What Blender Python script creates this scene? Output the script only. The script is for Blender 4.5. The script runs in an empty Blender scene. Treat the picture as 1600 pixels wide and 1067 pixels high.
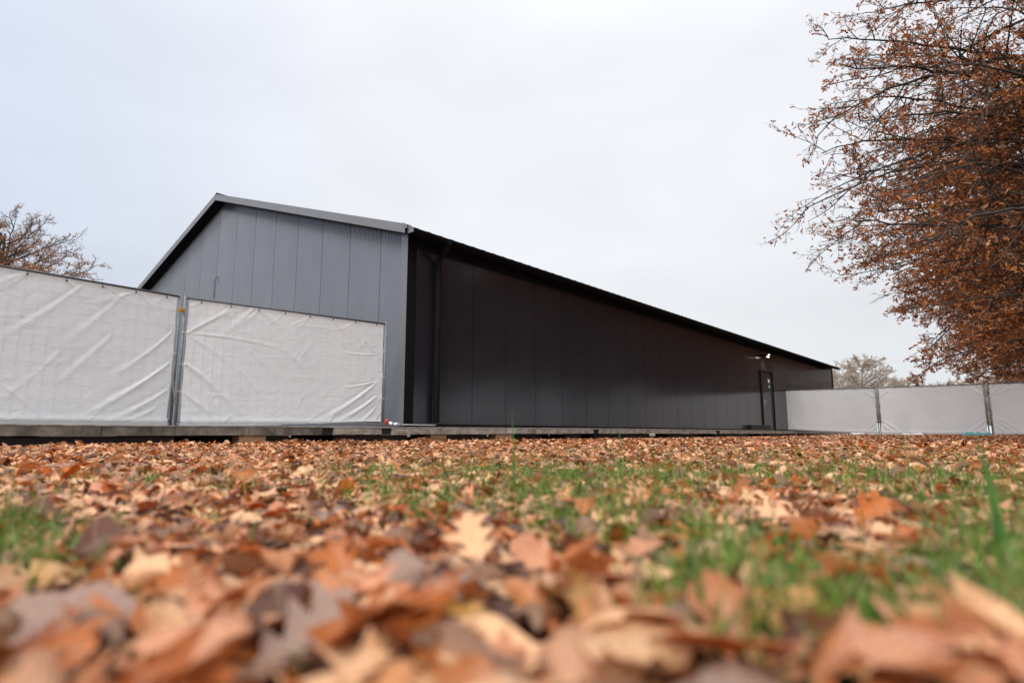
import bpy, math, random
import numpy as np
from mathutils import Vector, Matrix

R = math.radians
rng = np.random.default_rng(11)
random.seed(11)
scene = bpy.context.scene
COL = scene.collection

# ------------------------------------------------------------------ camera, sky, sun, exposure
EYE = 0.19
F = 957.24
PITCH = R(8.578)
cam_d = bpy.data.cameras.new('camera')
cam = bpy.data.objects.new('camera', cam_d)
COL.objects.link(cam)
cam.location = (0, 0, EYE)
cam.rotation_euler = (R(90) + PITCH, 0, 0)
cam_d.sensor_width = 36
cam_d.lens = F / 1600 * 36
cam_d.clip_start = 0.02
cam_d.clip_end = 3000
cam_d.dof.use_dof = True
cam_d.dof.focus_distance = 9.0
cam_d.dof.aperture_fstop = 1.8
scene.camera = cam

SUN_EL, SUN_AZ = R(37), R(208)          # azimuth of the sun, clockwise from +Y
world = bpy.data.worlds.new('World')
scene.world = world
world.use_nodes = True
wn, wl = world.node_tree.nodes, world.node_tree.links
wn.clear()
out = wn.new('ShaderNodeOutputWorld')
bg = wn.new('ShaderNodeBackground')
bg.inputs['Strength'].default_value = 0.1
sky = wn.new('ShaderNodeTexSky')
sky.sky_type = 'NISHITA'
sky.sun_disc = False
sky.sun_elevation = SUN_EL
sky.sun_rotation = SUN_AZ
sky.air_density = 1.5
sky.dust_density = 4
tc = wn.new('ShaderNodeTexCoord')
sep = wn.new('ShaderNodeSeparateXYZ')
wl.new(tc.outputs['Generated'], sep.inputs[0])
ramp = wn.new('ShaderNodeValToRGB')
cr = ramp.color_ramp
cr.interpolation = 'B_SPLINE'
SKY = [(0.0, (.70, .725, .755)), (0.12, (.72, .745, .775)), (0.35, (.80, .81, .85)), (0.66, (.82, .83, .87)),
       (0.80, (1.6, 1.6, 1.63)), (1.0, (2.5, 2.5, 2.5))]
while len(cr.elements) < len(SKY):
    cr.elements.new(.5)
for e, (p, c) in zip(cr.elements, SKY):
    e.position = p
    e.color = (c[0] / 2.6, c[1] / 2.6, c[2] / 2.6, 1)
wl.new(sep.outputs['Z'], ramp.inputs[0])
mp = wn.new('ShaderNodeMapping')
mp.inputs['Scale'].default_value = (1.0, 1.0, 2.6)
wl.new(tc.outputs['Generated'], mp.inputs[0])
nz = wn.new('ShaderNodeTexNoise')
nz.inputs['Scale'].default_value = 2.4
nz.inputs['Detail'].default_value = 4
nz.inputs['Roughness'].default_value = .45
nz.inputs['Distortion'].default_value = .3
wl.new(mp.outputs[0], nz.inputs[0])
mr = wn.new('ShaderNodeMapRange')
mr.inputs['From Min'].default_value = .3
mr.inputs['From Max'].default_value = .7
mr.inputs['To Min'].default_value = 26 * .90
mr.inputs['To Max'].default_value = 26 * 1.03
wl.new(nz.outputs[0], mr.inputs[0])
vm = wn.new('ShaderNodeVectorMath')
vm.operation = 'SCALE'
wl.new(ramp.outputs[0], vm.inputs[0])
wl.new(mr.outputs[0], vm.inputs['Scale'])
mx = wn.new('ShaderNodeMix')
mx.data_type = 'RGBA'
mx.inputs['Factor'].default_value = .93
wl.new(sky.outputs[0], mx.inputs[6])
lf = wn.new('ShaderNodeMapRange')          # the cloud thins to a cooler, greyer blue towards the west
lf.interpolation_type = 'SMOOTHSTEP'
lf.inputs['From Min'].default_value, lf.inputs['From Max'].default_value = -.12, -.72
wl.new(sep.outputs['X'], lf.inputs[0])
tint = wn.new('ShaderNodeMix')
tint.data_type = 'RGBA'
tint.blend_type = 'MULTIPLY'
tint.inputs[7].default_value = (.78, .84, .945, 1)
wl.new(lf.outputs[0], tint.inputs[0])
wl.new(vm.outputs[0], tint.inputs[6])
wl.new(tint.outputs[2], mx.inputs[7])
wl.new(mx.outputs[2], bg.inputs['Color'])
wl.new(bg.outputs[0], out.inputs['Surface'])

sun_d = bpy.data.lights.new('sun', 'SUN')
sun_d.energy = 2.1
sun_d.angle = R(38)
sun_d.color = (1, .96, .9)
sun = bpy.data.objects.new('sun', sun_d)
COL.objects.link(sun)
sdir = Vector((math.sin(SUN_AZ) * math.cos(SUN_EL), math.cos(SUN_AZ) * math.cos(SUN_EL), math.sin(SUN_EL)))
sun.rotation_euler = sdir.to_track_quat('Z', 'Y').to_euler()

scene.view_settings.view_transform = 'Standard'
scene.view_settings.look = 'None'
scene.view_settings.exposure = 0.26
scene.view_settings.gamma = 1.0
scene.view_settings.use_curve_mapping = False
scene.cycles.max_bounces = 8
scene.cycles.use_denoising = True


# ------------------------------------------------------------------ helpers
def ray(px, py):
    a, v = px - 800, py - 533.5
    d = np.array([a / F, math.cos(PITCH) + v / F * math.sin(PITCH), math.sin(PITCH) - v / F * math.cos(PITCH)])
    return d / d[1]


def at(px, py, Y):
    """point at distance Y in front of the eye, seen at this pixel of the 1600 px photograph"""
    return ray(px, py) * Y + np.array([0, 0, EYE])


def smooth(a, b, x):
    t = np.clip((x - a) / (b - a), 0, 1)
    return t * t * (3 - 2 * t)


def empty(name, loc=(0, 0, 0), rz=0.0):
    o = bpy.data.objects.new(name, None)
    o.empty_display_size = .1
    o.location = loc
    o.rotation_euler = (0, 0, rz)
    COL.objects.link(o)
    return o


def tag(o, label=None, cat=None, group=None, kind=None):
    if label: o['label'] = label
    if cat: o['category'] = cat
    if group: o['group'] = group
    if kind: o['kind'] = kind
    return o


def link(name, me, parent=None, loc=(0, 0, 0), rot=(0, 0, 0)):
    o = bpy.data.objects.new(name, me)
    o.location = loc
    o.rotation_euler = rot
    COL.objects.link(o)
    if parent: o.parent = parent
    return o


def mesh_np(name, V, faces, mat, smooth_=True, attrs=None):
    """V (n,3); faces: list of (m,k) int arrays (each one face size)"""
    me = bpy.data.meshes.new(name)
    V = np.asarray(V, np.float32)
    me.vertices.add(len(V))
    me.vertices.foreach_set('co', V.ravel())
    loops = np.concatenate([f.ravel() for f in faces]).astype(np.int32)
    sizes = np.concatenate([np.full(len(f), f.shape[1]) for f in faces]).astype(np.int32)
    me.loops.add(len(loops))
    me.loops.foreach_set('vertex_index', loops)
    me.polygons.add(len(sizes))
    st = np.zeros(len(sizes), np.int32)
    st[1:] = np.cumsum(sizes)[:-1]
    me.polygons.foreach_set('loop_start', st)
    me.polygons.foreach_set('loop_total', sizes)
    me.update(calc_edges=True)
    me.polygons.foreach_set('use_smooth', np.full(len(sizes), bool(smooth_)))
    for k, (typ, arr) in (attrs or {}).items():
        a = me.attributes.new(k, typ, 'POINT')
        arr = np.asarray(arr, np.float32)
        a.data.foreach_set({'FLOAT': 'value', 'FLOAT_COLOR': 'color', 'FLOAT_VECTOR': 'vector'}[typ], arr.ravel())
    if mat: me.materials.append(mat)
    return me


class MB:
    """collects shapes for ONE mesh"""

    def __init__(self):
        self.v = []
        self.f = []
        self.n = 0

    def add(self, V, Fs):
        self.v += [tuple(map(float, p)) for p in V]
        self.f += [tuple(int(i) + self.n for i in f) for f in Fs]
        self.n = len(self.v)
        return self

    def box(self, a, b, bev=0.0):
        x0, y0, z0 = a
        x1, y1, z1 = b
        if bev <= 0:
            V = [(x0, y0, z0), (x1, y0, z0), (x1, y1, z0), (x0, y1, z0), (x0, y0, z1), (x1, y0, z1), (x1, y1, z1), (x0, y1, z1)]
            Fs = [(0, 3, 2, 1), (4, 5, 6, 7), (0, 1, 5, 4), (1, 2, 6, 5), (2, 3, 7, 6), (3, 0, 4, 7)]
            return self.add(V, Fs)
        V, Fs = [], []
        lv = [(z0, bev), (z0 + bev, 0), (z1 - bev, 0), (z1, bev)]
        for z, i in lv:
            k = i
            c = bev
            V += [(x0 + k + (c if not k else 0), y0 + k, z), (x1 - k - (c if not k else 0), y0 + k, z),
                  (x1 - k, y0 + k + (c if not k else 0), z), (x1 - k, y1 - k - (c if not k else 0), z),
                  (x1 - k - (c if not k else 0), y1 - k, z), (x0 + k + (c if not k else 0), y1 - k, z),
                  (x0 + k, y1 - k - (c if not k else 0), z), (x0 + k, y0 + k + (c if not k else 0), z)]
        for l in range(3):
            for j in range(8):
                Fs.append((l * 8 + j, l * 8 + (j + 1) % 8, l * 8 + 8 + (j + 1) % 8, l * 8 + 8 + j))
        Fs.append(tuple(range(7, -1, -1)))
        Fs.append(tuple(range(24, 32)))
        return self.add(V, Fs)

    def tube(self, pts, r, n=8, cap=True):
        pts = [np.array(p, float) for p in pts]
        rs = r if hasattr(r, '__len__') else [r] * len(pts)
        V = []
        for i, p in enumerate(pts):
            t = pts[min(i + 1, len(pts) - 1)] - pts[max(i - 1, 0)]
            t /= np.linalg.norm(t) + 1e-9
            u = np.cross(t, (0, 0, 1) if abs(t[2]) < .9 else (1, 0, 0))
            u /= np.linalg.norm(u)
            w = np.cross(t, u)
            for k in range(n):
                a = 2 * math.pi * k / n
                V.append(p + rs[i] * (math.cos(a) * u + math.sin(a) * w))
        Fs = [(i * n + k, i * n + (k + 1) % n, (i + 1) * n + (k + 1) % n, (i + 1) * n + k) for i in range(len(pts) - 1) for k in range(n)]
        if cap:
            Fs += [tuple(range(n - 1, -1, -1)), tuple(range((len(pts) - 1) * n, len(pts) * n))]
        return self.add(V, Fs)

    def prism(self, poly, axis, a, b):
        """poly of 2D points extruded along axis 0/1/2 from a to b"""
        V = []
        for s in (a, b):
            for (p, q) in poly:
                V.append({0: (s, p, q), 1: (p, s, q), 2: (p, q, s)}[axis])
        n = len(poly)
        Fs = [(k, (k + 1) % n, n + (k + 1) % n, n + k) for k in range(n)] + [tuple(range(n - 1, -1, -1)), tuple(range(n, 2 * n))]
        return self.add(V, Fs)

    def mesh(self, name, mat, smooth_=False):
        me = bpy.data.meshes.new(name)
        me.from_pydata(self.v, [], self.f)
        me.validate()
        me.materials.append(mat)
        import bmesh
        bm = bmesh.new()
        bm.from_mesh(me)
        bmesh.ops.recalc_face_normals(bm, faces=bm.faces)
        bm.to_mesh(me)
        bm.free()
        if smooth_:
            me.shade_smooth()
        return me

    def obj(self, name, mat, parent=None, smooth_=False, loc=(0, 0, 0)):
        return link(name, self.mesh(name, mat, smooth_), parent, loc)


# ------------------------------------------------------------------ materials
def new_mat(name):
    m = bpy.data.materials.new(name)
    m.use_nodes = True
    n = m.node_tree.nodes
    return m, n, m.node_tree.links, n['Principled BSDF']


def node(n, typ, **kw):
    x = n.new(typ)
    for k, v in kw.items():
        if k in x.inputs: x.inputs[k].default_value = v
        else: setattr(x, k, v)
    return x


def surf(name, c0, c1, scale=5, detail=6, rough=(.5, .7), bump=0.0, bscale=60, metallic=0.0, stretch=(1, 1, 1), spec=.5, c2=None, s2=1.2, th2=(.5, .7)):
    """noise-mottled surface; c2 is an optional stain colour in larger patches"""
    m, n, l, b = new_mat(name)
    t = node(n, 'ShaderNodeTexCoord')
    mpg = node(n, 'ShaderNodeMapping')
    mpg.inputs['Scale'].default_value = stretch
    l.new(t.outputs['Object'], mpg.inputs[0])
    a = node(n, 'ShaderNodeTexNoise', Scale=scale, Detail=detail, Roughness=.6)
    l.new(mpg.outputs[0], a.inputs[0])
    r = node(n, 'ShaderNodeValToRGB')
    r.color_ramp.elements[0].position = .32
    r.color_ramp.elements[1].position = .68
    r.color_ramp.elements[0].color = (*c0, 1)
    r.color_ramp.elements[1].color = (*c1, 1)
    l.new(a.outputs[0], r.inputs[0])
    col = r.outputs[0]
    if c2:
        a2 = node(n, 'ShaderNodeTexNoise', Scale=s2, Detail=5, Roughness=.65)
        l.new(mpg.outputs[0], a2.inputs[0])
        q = node(n, 'ShaderNodeMapRange')
        q.inputs['From Min'].default_value, q.inputs['From Max'].default_value = th2
        l.new(a2.outputs[0], q.inputs[0])
        mxx = node(n, 'ShaderNodeMix', data_type='RGBA')
        l.new(q.outputs[0], mxx.inputs[0])
        l.new(col, mxx.inputs[6])
        mxx.inputs[7].default_value = (*c2, 1)
        col = mxx.outputs[2]
    l.new(col, b.inputs['Base Color'])
    rr = node(n, 'ShaderNodeMapRange')
    rr.inputs['To Min'].default_value, rr.inputs['To Max'].default_value = rough
    l.new(a.outputs[0], rr.inputs[0])
    l.new(rr.outputs[0], b.inputs['Roughness'])
    b.inputs['Metallic'].default_value = metallic
    b.inputs['Specular IOR Level'].default_value = spec
    if bump:
        bn = node(n, 'ShaderNodeTexNoise', Scale=bscale, Detail=4)
        l.new(mpg.outputs[0], bn.inputs[0])
        bp = node(n, 'ShaderNodeBump', Strength=bump, Distance=.01)
        l.new(bn.outputs[0], bp.inputs['Height'])
        l.new(bp.outputs[0], b.inputs['Normal'])
    return m


M = {}
M['gable'] = surf('grey_coated_steel', (.185, .197, .226), (.215, .228, .256), scale=.7, detail=4, rough=(.20, .26), spec=.7, metallic=.5, bump=.03, bscale=1.5)
M['side'] = surf('black_coated_steel', (.0115, .0130, .0185), (.0138, .0152, .0210), scale=.8, detail=4, rough=(.12, .18), spec=.75)
M['verge'] = surf('grey_folded_flashing', (.155, .158, .172), (.18, .183, .197), scale=1.6, rough=(.33, .42), bump=.03, bscale=3)
M['trim'] = surf('grey_corner_flashing', (.21, .215, .22), (.24, .245, .25), scale=1.3, rough=(.2, .28), metallic=.55)
M['black'] = surf('black_flashing', (.004, .004, .005), (.006, .006, .007), scale=2, rough=(.65, .8), spec=.12)
M['rail'] = surf('silhouette_dark_rail', (.045, .047, .05), (.08, .082, .085), scale=12, rough=(.6, .75))  # darkened so the top rail reads as a silhouette against the sky
M['gasket'] = surf('joint_gasket', (.006, .006, .007), (.009, .009, .01), scale=5, rough=(.7, .8))
M['galv'] = surf('galvanised_steel', (.13, .142, .155), (.24, .252, .262), scale=22, rough=(.5, .65), metallic=.15)
M['wire'] = surf('galvanised_wire', (.22, .23, .24), (.3, .31, .32), scale=30, rough=(.4, .55), metallic=.5)
M['clamp'] = surf('rusty_yellow_clamp', (.32, .17, .04), (.45, .26, .06), scale=30, rough=(.5, .7), c2=(.12, .06, .03), s2=20)
M['tie'] = surf('black_cable_tie', (.02, .02, .02), (.03, .03, .03), rough=(.4, .5))
M['whitetie'] = surf('white_cable_tie', (.55, .55, .53), (.65, .65, .62), rough=(.4, .5))
M['concrete'] = surf('weathered_concrete', (.22, .195, .168), (.40, .365, .32), scale=7, rough=(.8, .95), bump=.5, bscale=70, c2=(.085, .068, .05), s2=2.6, th2=(.48, .68), stretch=(1, 1, 1.6))
M['concrete2'] = surf('dark_damp_concrete', (.115, .10, .085), (.25, .225, .19), scale=6, rough=(.75, .9), bump=.5, bscale=60, c2=(.05, .045, .035), s2=2.2, th2=(.45, .65))
M['lip'] = surf('pale_concrete_edge', (.36, .345, .31), (.48, .46, .43), scale=9, rough=(.75, .9), c2=(.2, .18, .15), s2=5)
M['deck'] = surf('deck_boards', (.10, .095, .088), (.16, .15, .14), scale=4, rough=(.8, .9), bump=.3)
M['plastic'] = surf('black_rubber', (.010, .010, .010), (.02, .02, .02), scale=14, rough=(.6, .8), bump=.3)
M['wood'] = surf('raw_pine', (.30, .17, .085), (.42, .26, .14), scale=3, rough=(.7, .85), stretch=(1, 9, 9), bump=.3, bscale=20, c2=(.13, .08, .05), s2=1)
M['red'] = surf('red_plastic', (.42, .012, .018), (.52, .02, .026), rough=(.3, .4))
M['white'] = surf('white_plastic', (.68, .69, .70), (.78, .78, .78), rough=(.35, .5))
M['blueplastic'] = surf('blue_grey_plastic', (.12, .16, .24), (.18, .22, .32), rough=(.35, .5))
M['greypipe'] = surf('light_grey_pipe', (.33, .33, .34), (.40, .40, .41), rough=(.35, .5))
M['teal'] = surf('teal_plastic', (.02, .22, .26), (.05, .36, .40), scale=9, rough=(.35, .5))
M['door'] = surf('dark_door_leaf', (.012, .009, .008), (.018, .014, .012), scale=2, rough=(.22, .3))
M['sign_w'] = surf('white_sticker', (.62, .66, .66), (.7, .72, .72), rough=(.5, .6))
M['sign_g'] = surf('green_sticker', (.02, .20, .10), (.03, .26, .13), rough=(.5, .6))
M['steel'] = surf('brushed_steel', (.5, .5, .5), (.6, .6, .6), rough=(.3, .4), metallic=.9)

# lamp glass (lit)
m, n, l, b = new_mat('lit_lamp_glass')
b.inputs['Base Color'].default_value = (.9, .88, .8, 1)
b.inputs['Emission Color'].default_value = (1, .95, .72, 1)
b.inputs['Emission Strength'].default_value = 6
M['lamp'] = m

# tarpaulin
m, n, l, b = new_mat('white_woven_tarpaulin')
t = node(n, 'ShaderNodeTexCoord')
a = node(n, 'ShaderNodeTexNoise', Scale=1.3, Detail=5, Roughness=.6)
l.new(t.outputs['Object'], a.inputs[0])
r = node(n, 'ShaderNodeValToRGB')
r.color_ramp.elements[0].position = .3
r.color_ramp.elements[1].position = .7
r.color_ramp.elements[0].color = (.78, .785, .81, 1)
r.color_ramp.elements[1].color = (.86, .86, .88, 1)
l.new(a.outputs[0], r.inputs[0])
l.new(r.outputs[0], b.inputs['Base Color'])
b.inputs['Roughness'].default_value = .42
b.inputs['Specular IOR Level'].default_value = .35
mpx = node(n, 'ShaderNodeMapping')
mpx.inputs['Scale'].default_value = (1, 1, 1.7)
l.new(t.outputs['Object'], mpx.inputs[0])
v1 = node(n, 'ShaderNodeTexNoise', Scale=7, Detail=7, Roughness=.68, Distortion=1.2)
l.new(mpx.outputs[0], v1.inputs[0])
bp1 = node(n, 'ShaderNodeBump', Strength=.5, Distance=.02)
l.new(v1.outputs[0], bp1.inputs['Height'])
l.new(bp1.outputs[0], b.inputs['Normal'])
tr = node(n, 'ShaderNodeBsdfTranslucent')
tr.inputs[0].default_value = (.8, .8, .78, 1)
ms = node(n, 'ShaderNodeMixShader')
ms.inputs[0].default_value = .36
l.new(b.outputs[0], ms.inputs[1])
l.new(tr.outputs[0], ms.inputs[2])
l.new(ms.outputs[0], n['Material Output'].inputs[0])
M['tarp'] = m


def leaf_mat(name, trans=.17, vein=True, under=(.60, .35, .19), under_f=.26, rough=.36, tint=(1.35, .66, .30)):
    m, n, l, b = new_mat(name)
    ca = node(n, 'ShaderNodeAttribute', attribute_name='leafcol')
    uv = node(n, 'ShaderNodeAttribute', attribute_name='luv')
    sp = node(n, 'ShaderNodeSeparateXYZ')
    l.new(uv.outputs['Vector'], sp.inputs[0])
    tc_ = node(n, 'ShaderNodeTexCoord')
    no = node(n, 'ShaderNodeTexNoise', Scale=30, Detail=5, Roughness=.65)
    l.new(tc_.outputs['Object'], no.inputs[0])
    mr_ = node(n, 'ShaderNodeMapRange')
    mr_.inputs['From Min'].default_value, mr_.inputs['From Max'].default_value = .3, .7
    mr_.inputs['To Min'].default_value, mr_.inputs['To Max'].default_value = .5, 1.45
    l.new(no.outputs[0], mr_.inputs[0])
    geo = node(n, 'ShaderNodeNewGeometry')
    mb = node(n, 'ShaderNodeMix', data_type='RGBA')
    mb.inputs[7].default_value = (*under, 1)
    mul0 = node(n, 'ShaderNodeMath', operation='MULTIPLY')
    mul0.inputs[1].default_value = under_f
    l.new(geo.outputs['Backfacing'], mul0.inputs[0])
    l.new(mul0.outputs[0], mb.inputs[0])
    l.new(ca.outputs['Color'], mb.inputs[6])
    sc = node(n, 'ShaderNodeVectorMath', operation='SCALE')
    l.new(mb.outputs[2], sc.inputs[0])
    l.new(mr_.outputs[0], sc.inputs['Scale'])
    col = sc.outputs[0]
    if vein:
        ab = node(n, 'ShaderNodeMath', operation='ABSOLUTE')
        l.new(sp.outputs['X'], ab.inputs[0])
        mid = node(n, 'ShaderNodeMapRange')
        mid.inputs['From Min'].default_value, mid.inputs['From Max'].default_value = .008, .022
        mid.inputs['To Min'].default_value, mid.inputs['To Max'].default_value = 1, 0
        l.new(ab.outputs[0], mid.inputs[0])
        k = node(n, 'ShaderNodeMath', operation='MULTIPLY_ADD')     # y - .9|x|
        k.inputs[1].default_value = -.9
        l.new(ab.outputs[0], k.inputs[0])
        l.new(sp.outputs['Y'], k.inputs[2])
        pp = node(n, 'ShaderNodeMath', operation='PINGPONG')
        pp.inputs[1].default_value = .055
        l.new(k.outputs[0], pp.inputs[0])
        sv = node(n, 'ShaderNodeMapRange')
        sv.inputs['From Min'].default_value, sv.inputs['From Max'].default_value = .004, .011
        sv.inputs['To Min'].default_value, sv.inputs['To Max'].default_value = .7, 0
        l.new(pp.outputs[0], sv.inputs[0])
        mxm = node(n, 'ShaderNodeMath', operation='MAXIMUM')
        l.new(mid.outputs[0], mxm.inputs[0])
        l.new(sv.outputs[0], mxm.inputs[1])
        vf = node(n, 'ShaderNodeMath', operation='MULTIPLY')
        vf.inputs[1].default_value = .22
        l.new(mxm.outputs[0], vf.inputs[0])
        mv = node(n, 'ShaderNodeMix', data_type='RGBA')
        mv.inputs[7].default_value = (.55, .36, .22, 1)
        l.new(vf.outputs[0], mv.inputs[0])
        l.new(col, mv.inputs[6])
        col = mv.outputs[2]
        bp = node(n, 'ShaderNodeBump', Strength=.5, Distance=.002)
        l.new(mxm.outputs[0], bp.inputs['Height'])
        l.new(bp.outputs[0], b.inputs['Normal'])
    l.new(col, b.inputs['Base Color'])
    b.inputs['Roughness'].default_value = rough
    b.inputs['Specular IOR Level'].default_value = .42
    if trans:
        tr = node(n, 'ShaderNodeBsdfTranslucent')
        tm = node(n, 'ShaderNodeMix', data_type='RGBA', blend_type='MULTIPLY')
        tm.inputs[0].default_value = 1
        tm.inputs[7].default_value = (*tint, 1)
        l.new(col, tm.inputs[6])
        l.new(tm.outputs[2], tr.inputs[0])
        ms = node(n, 'ShaderNodeMixShader')
        ms.inputs[0].default_value = trans
        l.new(b.outputs[0], ms.inputs[1])
        l.new(tr.outputs[0], ms.inputs[2])
        l.new(ms.outputs[0], n['Material Output'].inputs[0])
    return m


M['leaf'] = leaf_mat('fallen_oak_leaf')
M['leaf_far'] = leaf_mat('fallen_oak_leaf_small', trans=.14, vein=False)
M['leaf_tree'] = leaf_mat('hanging_oak_leaf', tint=(1.4, .85, .45), trans=.42, vein=False, under=(.40, .2, .10), under_f=.4)
M['grass'] = leaf_mat('grass_blade', tint=(1, 1, .6), trans=.35, vein=False, under_f=0, rough=.4)
M['bark'] = surf('oak_bark', (.022, .017, .013), (.055, .044, .034), scale=9, rough=(.8, .95), bump=.6, bscale=30, stretch=(1, 1, .4))
M['twig'] = surf('dark_twig', (.030, .022, .017), (.058, .043, .034), scale=5, rough=(.7, .85))
M['hazetwig'] = surf('haze_pale_twig', (.34, .30, .26), (.50, .44, .38), scale=2, rough=(.8, .9))  # aerial haze put into the twig and bark colour
M['bgtwig'] = surf('brown_twig', (.10, .075, .055), (.18, .14, .10), scale=2, rough=(.8, .9))

# ground: dark soil with decaying leaf bits and patches of short turf
m, n, l, b = new_mat('soil_under_leaves')
t = node(n, 'ShaderNodeTexCoord')
vo = node(n, 'ShaderNodeTexVoronoi', Scale=17)
l.new(t.outputs['Object'], vo.inputs[0])
rp = node(n, 'ShaderNodeValToRGB')
E_ = rp.color_ramp.elements
E_[0].position, E_[0].color = 0, (.018, .010, .006, 1)
E_[1].position, E_[1].color = 1, (.30, .16, .095, 1)
for p, c in ((.3, (.11, .045, .02)), (.55, (.055, .028, .015)), (.75, (.21, .10, .055))):
    e = E_.new(p)
    e.color = (*c, 1)
spn = node(n, 'ShaderNodeSeparateColor')
l.new(vo.outputs['Color'], spn.inputs[0])
l.new(spn.outputs[0], rp.inputs[0])
gn = node(n, 'ShaderNodeTexNoise', Scale=.45, Detail=5)
l.new(t.outputs['Object'], gn.inputs[0])
gr = node(n, 'ShaderNodeMapRange')
gr.inputs['From Min'].default_value, gr.inputs['From Max'].default_value = .52, .66
l.new(gn.outputs[0], gr.inputs[0])
mg = node(n, 'ShaderNodeMix', data_type='RGBA')
mg.inputs[7].default_value = (.05, .085, .022, 1)
l.new(gr.outputs[0], mg.inputs[0])
l.new(rp.outputs[0], mg.inputs[6])
l.new(mg.outputs[2], b.inputs['Base Color'])
b.inputs['Roughness'].default_value = .9
bp = node(n, 'ShaderNodeBump', Strength=.8, Distance=.03)
l.new(vo.outputs['Distance'], bp.inputs['Height'])
l.new(bp.outputs[0], b.inputs['Normal'])
M['ground'] = m

# ------------------------------------------------------------------ layout of the building
AZ = 0.7051
DX = np.array([math.sin(AZ), math.cos(AZ)])            # along the long side, away from the eye
GX = np.array([-DX[1], DX[0]])                         # along the gable, to the left
S_ = .905
CX = np.array([-2.3783, 13.6]) * S_
BROT = math.pi / 2 - AZ
ZE = EYE + 4.5733 * S_                                 # eave
ZR = EYE + 7.02                                 # ridge
W = 17.3
LEN = 38.288 * S_
PW = 1.2722 * S_                                       # panel width
SJ0 = 2.1436 * S_ - PW                                 # first joint on the long side
TJ0 = 1.0253 * S_
ZD = EYE + .15                                         # deck top
SLOPE = (ZR - ZE) / (W / 2)


def loc2w(x, y):
    return CX + DX * x + GX * y


def side_s(px, out_=0.0):
    """distance along a line parallel to the long side, out_ metres in front of it, at this photo column"""
    k = (px - 800) / F / math.cos(PITCH)
    P0 = CX - GX * out_
    return (k * P0[1] - P0[0]) / (DX[0] - k * DX[1])


def ground_z(X, Y):
    X, Y = np.asarray(X, float), np.asarray(Y, float)
    v = (X - CX[0]) * GX[0] + (Y - CX[1]) * GX[1]      # >0 behind the wall line
    u = (X - CX[0]) * DX[0] + (Y - CX[1]) * DX[1]
    z = .018 * smooth(-5.5, -1.5, v) + .11 * smooth(14, 25, Y) * smooth(1.0, 4.4, -v)
    z = np.minimum(z, .13)
    z = z + .010 * np.sin(X * 2.1 + .7) * np.sin(Y * 1.7) + .006 * np.sin(X * 5.3) * np.sin(Y * 4.1 + 1)
    z = z - .015 * smooth(3, 0, np.hypot(X, Y))
    far = smooth(60, 400, np.hypot(X, Y))
    return z * (1 - far)


# ground sheet
def ground_sheet():
    g = np.concatenate([-np.geomspace(1500, 12, 26), np.arange(-11.6, 30, .4), np.geomspace(30.5, 1500, 26)])
    gy = np.concatenate([-np.geomspace(1500, 3, 22), np.arange(-2.6, 42, .4), np.geomspace(42.5, 1500, 26)])
    X, Y = np.meshgrid(g, gy)
    Z = ground_z(X, Y)
    V = np.stack([X, Y, Z], -1).reshape(-1, 3)
    nx, ny = len(g), len(gy)
    i = np.arange(nx - 1)[None] + nx * np.arange(ny - 1)[:, None]
    Fq = np.stack([i, i + 1, i + nx + 1, i + nx], -1).reshape(-1, 4)
    o = link('ground', mesh_np('ground', V, [Fq], M['ground']))
    tag(o, 'dark soil ground under the fallen leaves', kind='structure')


ground_sheet()

# ------------------------------------------------------------------ building
B = empty('storage_hall', (CX[0], CX[1], 0), BROT)
tag(B, 'long dark steel hall with grey ribbed gable and black side wall', 'building')


def ribbed(width, zb, ztop, gap=.007, nrib=23, depth=.0007, thick=.06):
    """vertical sheet in the xz plane facing -y, x from 0 to width, with fine vertical ribs; ztop is a function of x"""
    x0, x1 = gap, width - gap
    xs, ys = [x0, x0], [thick, 0]
    p = (x1 - x0) / nrib
    for k in range(nrib):
        a = x0 + k * p
        if k: 
            xs += [a]; ys += [0]
        xs += [a + .40 * p, a + .55 * p, a + .85 * p]
        ys += [0, depth, depth]
    xs += [x1, x1]
    ys += [0, thick]
    nn = len(xs)
    V = [(x, y, zb) for x, y in zip(xs, ys)] + [(x, y, ztop(x)) for x, y in zip(xs, ys)]
    Fs = [(k, k + 1, nn + k + 1, nn + k) for k in range(nn - 1)]
    mb = MB().add(V, Fs)
    return mb


def raw_mesh(mb, name, mat):
    me = bpy.data.meshes.new(name)
    me.from_pydata(mb.v, [], mb.f)
    me.materials.append(mat)
    return me


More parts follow.
